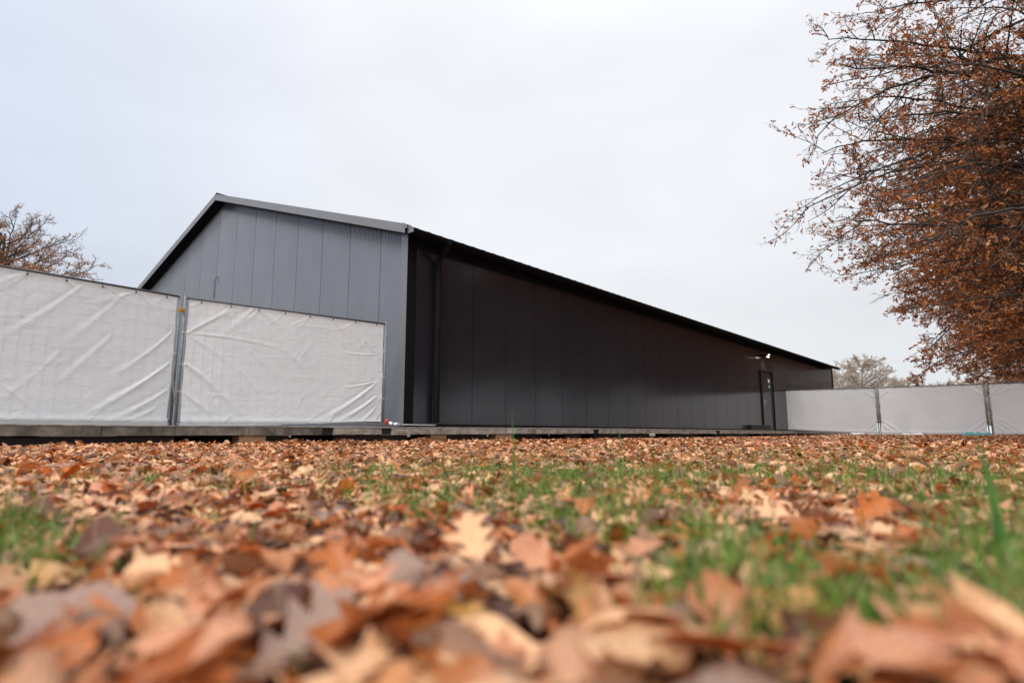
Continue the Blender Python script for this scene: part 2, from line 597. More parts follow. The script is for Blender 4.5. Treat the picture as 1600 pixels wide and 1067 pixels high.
# long side: panels share one mesh
DOOR0, DOOR1 = side_s(1185), side_s(1202)
DZT = EYE + (ray(1194, 582)[2]) * (CX[1] + DX[1] * (DOOR0 + DOOR1) / 2)
CT = .20                                                # corner flashing width on the long side
zwb = ZD + .005
me_side = raw_mesh(ribbed(PW, zwb, lambda x: ZE), 'wall_panel', M['side'])
joints = [SJ0 + i * PW for i in range(-1, 60)]
joints = [j for j in joints if CT < j < LEN - CT]
first = raw_mesh(ribbed(joints[0] - CT, zwb, lambda x: ZE, nrib=12), 'wall_panel', M['side'])
link('wall_panel', first, B, (CT, 0, 0))
k = 0
while k < len(joints) - 1:
    a, b_ = joints[k], joints[k + 1]
    if b_ > DOOR0 and a < DOOR1:
        # panel cut round the door
        j2 = k
        while joints[j2] < DOOR1: j2 += 1
        e = joints[j2]
        zt = DZT + .07
        fr = .07
        for (p, q, zz) in ((a, DOOR0 - fr, zwb), (DOOR1 + fr, e, zwb)):
            if q - p > .04:
                link('wall_panel', raw_mesh(ribbed(q - p, zz, lambda x: ZE, nrib=max(2, int((q - p) / .045))), 'wall_panel', M['side']), B, (p, 0, 0))
        link('wall_panel', raw_mesh(ribbed(DOOR1 - DOOR0 + 2 * fr, zt, lambda x: ZE, nrib=30), 'wall_panel', M['side']), B, (DOOR0 - fr, 0, 0))
        k = j2
        continue
    link('wall_panel', me_side, B, (a, 0, 0))
    k += 1
last = raw_mesh(ribbed(LEN - CT - joints[-1], zwb, lambda x: ZE, nrib=10), 'wall_panel', M['side'])
link('wall_panel', last, B, (joints[-1], 0, 0))


# gable panels: local x of the sheet runs along -y of the hall (seen from outside left to right)
def roof_z(y):
    return ZE + SLOPE * min(y, W - y)


GT = .18
tj = [TJ0 + i * PW for i in range(0, 30)]
tj = [t for t in tj if t < W - GT]
edges = [GT] + tj + [W - GT]
for a, b_ in zip(edges[:-1], edges[1:]):
    w_ = b_ - a
    zt = (lambda x, b_=b_: roof_z(b_ - x) + .02)
    if a < W / 2 < b_:
        mb = ribbed(w_, zwb, zt, nrib=22, depth=.010)
    else:
        mb = ribbed(w_, zwb, zt, nrib=max(6, int(w_ / .05)), depth=.010)
    o = link('gable_panel', raw_mesh(mb, 'gable_panel', M['gable']), B, (0, b_, 0), (0, 0, -math.pi / 2))
# dark backing behind the joints (inner wall), and the two unseen walls
mb = MB()
mb.box((.065, .065, ZD), (LEN - .065, .12, ZE - .01))
mb.prism([(.13, ZD), (W - .13, ZD), (W - .13, ZE - .03), (W / 2, ZR - .06), (.13, ZE - .03)], 0, .065, .12)
mb.obj('inner_lining', M['gasket'], B)
MB().box((.12, W - .06, ZD), (LEN - .12, W, ZE)).obj('rear_wall', M['side'], B)
MB().prism([(.13, ZD), (W - .13, ZD), (W - .13, ZE), (W / 2, ZR - .03), (.13, ZE)], 0, LEN - .06, LEN - .002).obj('rear_gable', M['side'], B)
# corner flashings
MB().prism([(-.016, 0.003), (-.016, GT + .02), (-.004, GT + .02), (-.004, .003)], 2, zwb, ZE + .03).obj('corner_flashing', M['trim'], B)
o = MB().prism([(-.016, .0), (-.016, -.012), (CT + .02, -.012), (CT + .02, -.003), (0, -.003), (0, .0)], 2, zwb, ZE - .02).obj('corner_flashing', M['black'], B)
o['label'] = 'black corner flashing'
MB().prism([(LEN - CT, -.012), (LEN + .012, -.012), (LEN + .012, .3), (LEN, .3), (LEN, -.002), (LEN - CT, -.002)], 2, zwb, ZE - .02).obj('corner_flashing', M['black'], B)
MB().box((-.016, W - GT, zwb), (-.004, W, ZE + .03)).obj('corner_flashing', M['trim'], B)
# base flashing
MB().prism([(-.004, ZD + .001), (-.03, ZD + .001), (-.012, ZD + .06), (-.004, ZD + .06)], 0, CT + .03, LEN - .3).obj('base_flashing', M['black'], B)

# roof: trapezoid sheets on each slope
OHG, OHE = .31, .30                                     # overhang at gable, at eave
RT = .13


def roof_sheet_mesh(w, ribs=3):
    """sheet in xz profile extruded down the slope; local y up the slope"""
    sl = math.hypot(W / 2 + OHE, (W / 2 + OHE) * SLOPE)
    prof = [(0.0, 0.0)]
    p = w / ribs
    for r_ in range(ribs):
        a = r_ * p
        prof += [(a + .60 * p, 0), (a + .70 * p, .006), (a + .90 * p, .006), (a + p, 0)]
    top = prof
    bot = [(w, -RT + .02), (0, -RT + .02)]
    poly = top + bot
    return MB().prism(poly, 1, 0, sl), sl


ang = math.atan(SLOPE)
sheet_mb, SL = roof_sheet_mesh(1.0)
me_sheet = sheet_mb.mesh('roof_sheet', M['side'])
nroof = int(round(LEN + OHG + .25))
ww = (LEN + OHG + .25) / nroof
ezr = ZE + RT - OHE * SLOPE
for i in range(nroof):
    o = link('roof_sheet', me_sheet, B, (-OHG + i * ww, -OHE, ezr), (ang, 0, 0))
    o.scale = (ww, 1, 1)
    o = link('roof_sheet', me_sheet, B, (-OHG + (i + 1) * ww, W + OHE, ezr), (ang, 0, math.pi))
    o.scale = (ww, 1, 1)
MB().prism([(W / 2 - .25, ZR + RT - .25 * SLOPE + .05), (W / 2, ZR + RT + .07), (W / 2 + .25, ZR + RT - .25 * SLOPE + .05), (W / 2, ZR + RT + .06)], 0, -OHG - .01, LEN + .25).obj('ridge_cap', M['black'], B)


# verge boards on the gable
def verge(y0, y1, top=.14, bot=-.045, name='verge_board'):
    mb = MB()
    for (xa, xb, zt, zb) in ((-OHG - .035, -OHG - .022, top, bot),):
        za, zb2 = roof_z(y0), roof_z(y1)
        if y0 < 0: za = ZE + SLOPE * y0
        if y1 > W: zb2 = ZE + SLOPE * (W - y1)
        V = []
        for x in (xa, xb):
            V += [(x, y0, za + zb), (x, y1, zb2 + zb), (x, y1, zb2 + zt), (x, y0, za + zt)]
        mb.add(V, [(0, 1, 2, 3), (7, 6, 5, 4), (0, 4, 5, 1), (1, 5, 6, 2), (2, 6, 7, 3), (3, 7, 4, 0)])
        # top fold
        V = []
        for x in (xa, -OHG + .12):
            V += [(x, y0, za + zt + .002), (x, y1, zb2 + zt + .002), (x, y1, zb2 + zt + .008), (x, y0, za + zt + .008)]
        mb.add(V, [(0, 1, 2, 3), (7, 6, 5, 4), (0, 4, 5, 1), (1, 5, 6, 2), (2, 6, 7, 3), (3, 7, 4, 0)])
    return mb.obj(name, M['verge'], B)


segs = [-OHE + .02, 4.35, W / 2 - .002]
for a, b_ in zip(segs[:-1], segs[1:]):
    verge(a, b_ - .004)
for a, b_ in zip([W / 2 + .002, W / 2 + 5.0], [W / 2 + 4.996, W + OHE]):
    verge(a, b_)
# dark soffit strips behind the verge
mb = MB()
for (ya, yb) in ((-OHE + .03, W / 2), (W / 2, W + OHE - .03)):
    za = ZE + SLOPE * min(ya, W - ya)
    zb = ZE + SLOPE * min(yb, W - yb)
    V = []
    for x in (-OHG - .02, -.018):
        V += [(x, ya, za - .012), (x, yb, zb - .012), (x, yb, zb + .012), (x, ya, za + .012)]
    mb.add(V, [(0, 1, 2, 3), (7, 6, 5, 4), (0, 4, 5, 1), (1, 5, 6, 2), (2, 6, 7, 3), (3, 7, 4, 0)])
mb.obj('soffit', M['black'], B)

# gutter along the eave with end cap, brackets, downpipe
gy = -OHE - .005
gz = ZE - OHE * SLOPE + .055
prof = []
for k in range(9):
    a_ = math.pi * k / 8
    prof.append((gy - .075 - .075 * math.cos(a_), gz - .085 * math.sin(a_)))
inner = [(p + (.006 if p < gy - .075 else -.006), q + .006) for p, q in prof[::-1]]
MB().prism(prof + inner, 0, -OHG + .05, LEN + .2).obj('gutter', M['black'], B)
mb = MB()
mb.prism([(gy - .155, gz - .09), (gy + .012, gz - .09), (gy + .012, gz + .05), (gy - .03, gz + .085), (gy - .155, gz + .004)], 0, -OHG + .035, -OHG + .05)
mb.prism([(gy - .04, gz + .0), (gy + .1, gz + .03), (gy + .1, gz + .14), (gy - .0, gz + .09)], 0, -OHG - .03, -OHG - .015)
mb.obj('gutter_end_cap', M['verge'], B)
mb = MB()
for k in range(int(LEN / .9)):
    x = .3 + k * .9
    mb.box((x - .012, gy - .158, gz - .095), (x + .012, gy + .05, gz - .088))
mb.obj('gutter_bracket', M['black'], B)['kind'] = 'stuff'
# fascia under the eave
MB().box((-.01, -OHE + .02, ZE - OHE * SLOPE - .03), (LEN + .1, -OHE + .04, ZE - OHE * SLOPE + .03)).obj('fascia', M['black'], B)
MB().prism([(-OHE + .04, ZE - OHE * SLOPE + .0), (-.013, ZE - .02), (-.013, ZE + .0), (-OHE + .04, ZE - OHE * SLOPE + .015)], 0, -.01, LEN + .1).obj('eave_soffit', M['black'], B)
dpx = side_s(683.5, .1)
MB().tube([(dpx, gy - .07, gz - .07), (dpx, gy - .06, gz - .16), (dpx, -.20, gz - .30), (dpx, -.11, gz - .42), (dpx, -.10, gz - .55), (dpx, -.10, ZD + .12), (dpx, -.10, ZD + .08)], .066, 14).obj('downpipe', M['black'], B, True)
for zz in (.08, .43, .78):
    z = ZD + .35 + (gz - .7 - ZD - .35) * zz
    MB().tube([(dpx, -.10, z), (dpx, -.10, z + .035)], .064, 14).box((dpx - .02, -.06, z), (dpx + .02, 0, z + .03)).box((dpx + .055, -.115, z + .004), (dpx + .085, -.085, z + .03)).obj('pipe_bracket', M['black'], B)
MB().tube([(dpx, gy - .07, gz - .04), (dpx, gy - .07, gz - .13)], .075, 14).obj('pipe_outlet', M['black'], B, True)

# door
D_ = [DOOR0, DOOR1]
mb = MB()
mb.box((DOOR0 - .07, -.05, ZD + .002), (DOOR0, .10, DZT + .07)).box((DOOR1, -.05, ZD + .002), (DOOR1 + .07, .10, DZT + .07)).box((DOOR0, -.05, DZT), (DOOR1, .10, DZT + .07))
mb.obj('door_frame', M['black'], B)
dm = DOOR0 + (DOOR1 - DOOR0) * .78
door = MB().box((DOOR0 + .004, -.02, ZD + .012), (dm - .004, .045, DZT - .004)).obj('door', M['door'], B)
MB().box((dm + .004, -.005, ZD + .012), (DOOR1 - .004, .045, DZT - .004)).obj('door', M['gasket'], B)['label'] = 'narrow black strip for the shaded recess beside the door'  # black strip stands in for the shade of the open recess
hz = EYE + ray(1190, 628)[2] * (CX[1] + DX[1] * DOOR0)
hx = DOOR0 + .28
MB().box((hx - .03, -.034, hz - .11), (hx + .03, -.022, hz + .11)).tube([(hx, -.03, hz + .03), (hx, -.08, hz + .03), (hx + .14, -.085, hz + .03)], .013, 8).obj('door_handle', M['steel'], door)
sx = DOOR0 + (DOOR1 - DOOR0) * .60
for z_, mt in ((595, 'sign_w'), (604, 'sign_g')):
    z = EYE + ray(1198, z_)[2] * (CX[1] + DX[1] * sx)
    s_ = MB().box((sx, -.028, z - .085), (sx + .2, -.022, z + .085)).obj('notice', M[mt], door)
    if mt == 'sign_g':
        s_['label'] = 'small green and white notice'
        MB().box((sx + .1, -.032, z - .06), (sx + .18, -.0285, z + .06)).obj('notice_print', M['sign_w'], door)
for z in (ZD + .3, ZD + 1.2, ZD + 2.1):
    MB().tube([(DOOR0 + .004, -.03, z), (DOOR0 + .004, -.03, z + .12)], .012, 8).obj('hinge', M['galv'], B)

# wall lamp above the door: bracket, tilted floodlight head, lit glass
lx = side_s(1190)
lz = EYE + ray(1193, 556)[2] * (CX[1] + DX[1] * lx)
lamp = MB().box((lx - .07, -.05, lz - .07), (lx + .07, -.012, lz + .07), .01).tube([(lx, -.05, lz), (lx, -.14, lz + .02)], .02, 8).box((lx - .14, -.30, lz - .05), (lx + .14, -.14, lz + .07), .015).obj('wall_lamp', M['black'], B)
MB().add([(lx - .13, -.305, lz + .035), (lx + .13, -.305, lz + .035), (lx + .13, -.245, lz - .085), (lx - .13, -.245, lz - .085),
          (lx - .13, -.29, lz + .045), (lx + .13, -.29, lz + .045), (lx + .13, -.23, lz - .06), (lx - .13, -.23, lz - .06)],
         [(0, 1, 2, 3), (4, 5, 6, 7), (0, 1, 5, 4), (1, 2, 6, 5), (2, 3, 7, 6), (3, 0, 4, 7)]).obj('lamp_glass', M['lamp'], lamp)
ld = bpy.data.lights.new('wall_lamp_light', 'SPOT')
ld.energy = 35
ld.color = (1, .86, .6)
ld.spot_size = R(110)
ld.spot_blend = .6
ld.shadow_soft_size = .08
lo = bpy.data.objects.new('wall_lamp_light', ld)
COL.objects.link(lo)
p2 = loc2w(lx, -.32)
lo.location = (p2[0], p2[1], lz - .13)
tgt = loc2w(lx, -.02)
lo.rotation_euler = (Vector((p2[0], p2[1], lz)) - Vector((tgt[0], tgt[1], lz - 1.1))).to_track_quat('Z', 'Y').to_euler()

# thin bent cable sticking up the gable
ty = TJ0 + 7 * PW + .02
zc = EYE + ray(338, 440)[2] * (CX[1] + GX[1] * ty)
MB().tube([(-.02, ty, zc - .5), (-.03, ty, zc - .1), (-.03, ty - .02, zc + .05), (-.03, ty - .12, zc + .13), (-.03, ty - .22, zc + .06), (-.03, ty - .25, zc - .05)], .007, 6).obj('loose_cable', M['tie'], B, True)

# ------------------------------------------------------------------ platform under the hall
EO = .35
Pf = empty('platform', (CX[0], CX[1], 0), BROT)
tag(Pf, 'low raised platform with concrete edge beams carrying the dark hall', 'platform')
XEND = side_s(1318, EO)
XSTART = -11.0
MB().box((XSTART, -EO + .16, ZD - .10), (XEND - .02, W + 2, ZD - .028)).obj('deck', M['deck'], Pf)


def edge_z(s):
    return EYE + .117 + .040 * float(smooth(-7, 9, s))


cuts_px = [172, 285, 398, 510, 'g528', 601, 'g617', 653, 676, 793, 'b806', 925, 'g934', 968, 1040, 1112, 'g1119', 1160, 1195, 1222, 1240, 1262, 1283, 1300]
cur = XSTART
idx = 0
bounds = []
prev = XSTART
for c in cuts_px:
    gap = isinstance(c, str)
    px = int(c[1:]) if gap else c
    s = side_s(px, EO)
    bounds.append((prev, s, c[0] if gap else 'n'))
    prev = s
bounds.append((prev, XEND, 'n'))
for (a, b_, kd) in bounds:
    za, zb = edge_z(a), edge_z(b_)
    th = .145
    g = .004
    if kd == 'g':
        V, y0 = [], -EO + .05
        MB().box((a + .002, y0, za - th), (b_ - .002, y0 + .1, za - .022)).obj('dark_insert', M['plastic'], Pf)
        mb = MB().box((a + .002, -EO, za - .018), (b_ - .002, -EO + .16, za))
        mb.obj('edge_strip', M['lip'], Pf)
        continue
    mat = M['lip'] if kd == 'b' else (M['concrete2'] if b_ < side_s(600, EO) else M['concrete'])
    jy = random.uniform(-.008, .008)
    jz = random.uniform(-.003, .003)
    mb = MB()
    bz = .006
    y0, y1 = -EO + jy, -EO + .155
    prof = [(y0 + .0, 0), (y0, 1), (y1, 1), (y1, 0)]
    V = []
    for x, z in ((a + g, za), (b_ - g, zb)):
        V += [(x, y0 + bz, z - th + jz), (x, y0, z - th + bz + jz), (x, y0, z - bz - .018), (x, y0 + bz, z - .018), (x, y1, z - .018), (x, y1, z - th)]
    mb.add(V, [(0, 1, 7, 6), (1, 2, 8, 7), (2, 3, 9, 8), (3, 4, 10, 9), (4, 5, 11, 10), (5, 0, 6, 11), (5, 4, 3, 2, 1, 0), (6, 7, 8, 9, 10, 11)])
    mb.obj('edge_beam', mat, Pf)
    # thin pale strip along the top of the beam
    mb = MB()
    V = []
    for x, z in ((a + .002, za), (b_ - .002, zb)):
        V += [(x, y0 - .006, z - .017), (x, y0 - .006, z), (x, y1, z), (x, y1, z - .017)]
    mb.add(V, [(0, 1, 5, 4), (1, 2, 6, 5), (2, 3, 7, 6), (3, 0, 4, 7), (3, 2, 1, 0), (4, 5, 6, 7)])
    mb.obj('edge_strip', M['lip'] if b_ > side_s(560, EO) else M['concrete'], Pf)


def sup(px0, px1, name, mat, y=-EO + .1, h=None, depth=.5, drop=.145):
    a, b_ = side_s(px0, -y), side_s(px1, -y)
    zt = edge_z((a + b_) / 2) - drop - .004
    p = loc2w((a + b_) / 2, y)
    zb = float(ground_z(p[0], p[1])) - .03
    if h: zb = max(zb, zt - h)
    MB().box((a, y, zb), (b_, y + depth, zt), .006).obj(name, M[mat], Pf)


for a, b_, yy in ((-330, 288, .05), (296, 345, .9), (352, 384, .3), (352, 384, .3), (404, 452, .02), (426, 462, .3), (530, 690, .15), (735, 775, .12), (806, 925, .25), (925, 1050, .1)):
    pass
for a, b_, yy in ((-330, 285, .12), (330, 372, .5), (426, 460, .12), (528, 640, .12), (690, 762, .12), (806, 845, .2), (880, 905, .12), (925, 1010, .12), (1040, 1085, .12), (1110, 1160, .12), (1190, 1225, .12), (1262, 1298, .12)):
    sup(a, b_, 'rubber_block', 'plastic', y=-EO + yy)
for a, b_ in ((384, 425), (676, 700), (776, 800)):
    sup(a, b_, 'wooden_block', 'wood', y=-EO + .03, depth=.25)
# dark mass of bearers deeper under the deck, with gaps
mb = MB()
for k in range(16):
    x = XSTART + .5 + k * 2.9
    MB().box((x, -EO + 1.2, float(0)), (x + 1.9, -EO + 1.45, ZD - .11)).obj('bearer', M['plastic'], Pf)

# ------------------------------------------------------------------ fences


def fence(A, B_, zA, zB, H, folds, label, bot=(.006, .006), nx=150, nz=84, ties=(.28, .5, .72), group='tarpaulin covered mesh fence panels', lean=0, flatness=1.0, clamp=None, seed=0, tie_l=True, tie_r=True):
    A, B_ = np.array(A, float), np.array(B_, float)
    Lp = float(np.hypot(*(B_ - A)))
    rz = math.atan2(B_[1] - A[1], B_[0] - A[0])
    root = empty('mesh_fence', (A[0], A[1], zA), rz)
    sl = (zB - zA) / Lp
    tag(root, label, 'fence panel', group)
    sh = lambda x: sl * x
    r = .021
    for x in (0, Lp):
        MB().tube([(x, 0, sh(x) + .0), (x, 0, sh(x) + H + .035)], r, 10).tube([(x, 0, sh(x) + H + .035), (x, 0, sh(x) + H + .06)], r * .72, 8).obj('upright', M['galv'], root, True)
    MB().tube([(r, 0, sh(0) + H - .005), (Lp - r, 0, sh(Lp) + H - .005)], .019, 8).obj('top_rail', M['rail'], root, True)
    MB().tube([(r, 0, sh(0) + .07), (Lp - r, 0, sh(Lp) + .07)], .019, 8).obj('bottom_rail', M['galv'], root, True)
    mb = MB()
    nv = int(Lp / .15)
    for k in range(1, nv):
        x = Lp * k / nv
        mb.tube([(x, -.004, sh(x) + .1), (x, -.003, sh(x) + H)], .0036, 4, False)
    for k in range(1, 8):
        z = .1 + (H - .1) * k / 8
        mb.tube([(0, .000, sh(0) + z), (Lp, .000, sh(Lp) + z)], .0038, 4, False)
    mb.obj('wire_mesh', M['wire'], root)['kind'] = 'stuff'
    # tarpaulin: fine grid pushed into folds
    rg = np.random.default_rng(100 + seed)
    m0 = .045
    u = np.linspace(0, 1, nx + 1)
    v = np.linspace(0, 1, nz + 1)
    U, V_ = np.meshgrid(u, v)
    X = m0 + U * (Lp - 2 * m0)
    ZB = bot[0] + (bot[1] - bot[0]) * smooth(.25, 1.0, U)
    Z = ZB + V_ * (H - .025 - ZB)
    y = np.zeros_like(X)
    fl = list(folds)
    # small random tension folds at the eyelets of all four edges
    for k in range(8):
        x0 = Lp * (k + .5) / 8
        for side_ in (0, 1):
            z0 = .05 if side_ == 0 else H - .05
            for q in range(2):
                an = rg.uniform(25, 70) * (1 if rg.random() < .5 else -1)
                ln = rg.uniform(.25, .75)
                dx_, dz_ = math.sin(R(an)) * ln, math.cos(R(an)) * ln * (1 if side_ == 0 else -1)
                fl.append((x0, z0, x0 + dx_, z0 + dz_, rg.uniform(.003, .008) * flatness, rg.uniform(.02, .04)))
    for k in range(int(60 * flatness)):
        x0, z0 = rg.uniform(.2, Lp - .2), rg.uniform(.2, H - .2)
        an, ln = rg.uniform(-.5, .5) + (math.pi if rg.random() < .3 else 0) + (.9 if rg.random() < .4 else 0), rg.uniform(.1, .5)
        fl.append((x0, z0, x0 + math.cos(an) * ln, z0 + math.sin(an) * ln, rg.uniform(-.003, .004), rg.uniform(.012, .03)))
    for (x0, z0, x1, z1, am, wd) in fl:
        dx_, dz_ = x1 - x0, z1 - z0
        L2 = dx_ * dx_ + dz_ * dz_
        ll = math.sqrt(L2)
        tt = ((X - x0) * dx_ + (Z - z0) * dz_) / L2
        bow = .03 * ll * np.sin(np.clip(tt, 0, 1) * math.pi)
        dd = ((X - x0) * dz_ - (Z - z0) * dx_) / ll + bow
        tcl = np.clip(tt, 0, 1)
        prof = np.where((tt > 0) & (tt < 1), np.sin(math.pi * np.clip(tcl, 0, 1) ** .55) ** .8, 0)
        ww_ = wd * (.55 + .9 * tcl)
        q = dd / ww_
        y -= am * prof * (np.exp(-q * q) - .55 * np.exp(-((q - 1.5) ** 2)))
    # horizontal packing creases and slow billow
    for k in range(6):
        z0 = H * (k + .7) / 6.4
        y -= .0032 * np.exp(-((Z - z0 - .012 * np.sin(X * 3 + k)) / .012) ** 2) * (.5 + .5 * np.sin(X * 5 + k * 2))
    y -= .007 * np.sin(X * 1.9 + seed) * np.sin(Z * 2.3 + 1) * flatness + .006 * np.sin(X * 4.3 + 2 * seed + Z * 2.2) * np.sin(math.pi * V_)
    y -= .0015 * np.sin(X * 21 + 2 * np.sin(Z * 6)) * np.sin(Z * 17 + seed)
    # mesh wires pressing through faintly
    y -= .0035 * (.5 + .5 * np.cos(X / Lp * nv * 2 * math.pi)) ** 6 * flatness * (.5 + .5 * np.sin(X * 1.3 + seed))
    # eyelet pull on the side edges
    edge = np.minimum(X, Lp - X)
    pull = np.zeros_like(X)
    for tz in ties:
        pull += np.exp(-((Z - H * tz) / .10) ** 2)
    X2 = X + np.where(X < Lp / 2, 1, -1) * np.exp(-edge / .10) * .016 * (1 - np.clip(pull, 0, 1))
    Yt = np.minimum(-.0085, -.0125 + y) - .015 * (np.exp(-((Z - .07) / .05) ** 2) + np.exp(-((Z - H) / .05) ** 2))
    Vv = np.stack([X2, Yt, Z + sl * X2], -1).reshape(-1, 3)
    w1 = nx + 1
    i = np.arange(nx)[None] + w1 * np.arange(nz)[:, None]
    Fq = np.stack([i, i + 1, i + w1 + 1, i + w1], -1).reshape(-1, 4)
    link('tarpaulin', mesh_np('tarpaulin', Vv, [Fq], M['tarp']), root)
    # hem: narrow rope edge
    # ties and eyelets
    for k in range(8):
        x = Lp * (k + .5) / 8
        MB().tube([(x, -.042, sh(x) + H - .055), (x, -.040, sh(x) + H - .01), (x, -.012, sh(x) + H + .017), (x, .020, sh(x) + H)], .0045, 5).tube([(x, -.05, sh(x) + H - .06), (x, -.035, sh(x) + H - .06)], .011, 8).obj('cable_tie', M['tie'], root)
    for tz in ties:
        for x, sg, on in ((0, 1, tie_l), (Lp, -1, tie_r)):
            if not on: continue
            z = sh(x) + H * tz
            MB().tube([(x + sg * .075, -.04, z), (x + sg * .02, -.034, z + .004), (x - sg * .022, -.012, z + .006)], .004, 5).tube([(x + sg * .085, -.048, z), (x + sg * .085, -.034, z)], .011, 8).obj('side_tie', M['whitetie'], root)
    if clamp:
        for (x, z, mt) in clamp:
            MB().box((x - .05, -.045, sh(x) + z - .035), (x + .05, -.022, sh(x) + z + .035), .004).tube([(x, -.05, sh(x) + z), (x, -.07, sh(x) + z)], .014, 6).obj('clamp', M[mt], root)
    return root, Lp


def fold(x0, z0, x1, z1, a=.016, w=.032):
    return (x0, z0, x1, z1, a, w)


P1b = at(266, 663, 9.41)
P1a0 = at(0, 663, 7.77)
dirn = (P1b - P1a0)[:2] / np.hypot(*(P1b - P1a0)[:2])
P1a = P1b[:2] - dirn * 3.5
zf = EYE + .14
HF = 1.99
f1 = [fold(3.42, 1.44, 2.55, .62, .018, .04), fold(3.42, 1.40, 2.95, 1.95, .010), fold(3.42, .96, 2.2, .04, .020, .035), fold(3.42, .96, 2.5, .30, .012, .03),
      fold(3.42, .55, 2.6, .03, .018, .035), fold(2.9, 1.97, 3.35, 1.45, .014, .03), fold(2.2, 1.97, 1.1, .9, .009, .04), fold(2.2, 1.97, 2.5, 1.4, .008),
      fold(1.5, 1.97, .3, 1.1, .007, .045), fold(2.75, 1.97, 1.9, 1.0, .007, .04), fold(2.0, 1.0, 1.2, .1, .009, .05), fold(.05, 1.0, .9, .1, .014, .05),
      fold(1.4, .5, 1.9, .05, .012, .03), fold(3.3, .3, 2.9, .05, .01, .03), fold(2.6, 1.3, 1.6, .2, .009, .05)]
fence(P1a, P1b[:2], zf - .022, zf - .018, HF + .02, f1, 'white tarpaulin fence panel cut by the left edge, tree above it', nx=230, nz=130, ties=(.33, .55, .8 - .06), seed=1)
P2a = at(274, 662, 9.35)
P2b = at(598, 661, 11.82)
f2 = [fold(.06, 1.42, .75, 1.88, .016, .035), fold(.06, 1.42, 1.6, 1.30, .012, .022), fold(.06, 1.40, .9, .85, .010, .04), fold(.06, .95, 1.05, .06, .024, .04), fold(.06, .93, .55, .62, .012),
      fold(.06, .5, .62, .05, .018, .035), fold(.9, .9, 1.55, .06, .016, .04), fold(.5, 1.94, 1.1, 1.2, .009, .06), fold(1.05, 1.95, .55, 1.45, .010, .05), fold(3.43, .82, 2.3, .08, .022, .035),
      fold(3.43, .56, 2.62, .06, .024, .032), fold(3.43, .36, 3.1, .06, .016, .03), fold(3.43, .84, 2.7, .70, .012, .02), fold(3.43, 1.36, 2.9, 1.94, .014, .03), fold(3.43, 1.36, 2.6, 1.36, .010, .02),
      fold(3.1, 1.94, 3.42, 1.5, .012, .03), fold(2.7, 1.94, 3.1, 1.4, .010, .03), fold(1.6, 1.3, 2.1, .9, .008, .05), fold(1.0, 1.25, 1.45, .8, .010, .04)]
fence(P2a[:2], P2b[:2], zf - .018, ZD + .0, HF - .01, f2, 'white tarpaulin fence panel standing in front of the grey gable', bot=(.006, .085), nx=230, nz=130, ties=(.26, .47, .72), seed=2,
      clamp=[(-.055, 1.77, 'clamp')])
# stray coil of leaning rods between the two uprights
p = (P1b + P2a) / 2
st = MB().tube([(-.085, -.03, .02), (-.03, -.03, .9)], .012, 6).tube([(.07, -.03, .02), (-.05, -.03, .75)], .012, 6).tube([(-.07, -.05, .55), (.09, -.03, .52)], .005, 5).obj('steel_rods', M['galv'], None, loc=(p[0], p[1], zf))
tag(st, 'short steel rods crossed between the uprights of the two left fence panels', 'rods')

# right-hand fence
Q0 = at(1229, 671, 31.35)
Q1 = at(1374, 678, 26.55)
Q1b = at(1377, 678, 26.5)
Q2 = at(1546, 679, 24.19)
Q2b = at(1551.5, 679, 24.15)
Q3 = Q2b[:2] + (np.array([2.92, -2.02]) / np.hypot(2.92, 2.02)) * 3.5
cs = lambda Lp, H: [fold(.06, H * .8, .5, H * .98, .02, .05), fold(Lp - .06, H * .8, Lp - .5, H * .98, .02, .05), fold(.06, H * .3, .7, .06, .026, .05), fold(.06, H * .2, .45, .05, .022, .05),
                   fold(Lp - .06, H * .3, Lp - .7, .06, .026, .05), fold(Lp - .06, H * .18, Lp - .5, .05, .022, .05)]
Lq = float(np.hypot(*(Q1 - Q0)[:2]))
fq = cs(Lq, 1.95)
for k in range(6):
    fq.append(fold(.5 + k * .65, 1.92, .2 + k * .65, 1.45, .018, .05))
fence(Q0[:2], Q1[:2], Q0[2], Q1[2], 1.98, fq, 'white tarpaulin fence panel that meets the long black wall', nx=110, nz=60, seed=3, flatness=.6, clamp=[(0.0, 1.72, 'galv')])
Lq = float(np.hypot(*(Q2 - Q1b)[:2]))
fence(Q1b[:2], Q2[:2], Q1b[2], Q2[2], 1.985, cs(Lq, 1.95), 'smooth white tarpaulin fence panel between two grey posts, bare trees behind', nx=110, nz=60, seed=4, flatness=.25, clamp=[(Lq + .1, 1.66, 'galv')])
fence(Q2b[:2], Q3, Q2b[2], Q2b[2], 1.985, cs(3.5, 1.95) + [fold(.06, 1.5, 1.1, 1.9, .02, .05), fold(.06, .7, .9, .1, .02, .05)], 'white tarpaulin fence panel under the brown oak, cut by the right edge', nx=110, nz=60, seed=5, flatness=.8)


def foot(P, lab, name='fence_foot', dx=0.0, mat='plastic'):
    z = float(ground_z(P[0], P[1]))
    o = MB().box((-.35, -.12, -.02), (.35, .12, max(.05, P[2] - z - .02) if P[2] - z < .2 else .12), .02).obj(name, M[mat], None, loc=(P[0], P[1], z))
    o.rotation_euler = (0, 0, R(20 + dx))
    tag(o, lab, 'fence foot', 'fence feet')


foot(Q1, 'black rubber foot where two white fence panels meet near the bare trees')
foot(Q2, 'black rubber foot half hidden by leaves beside the teal plastic sheet', dx=40)
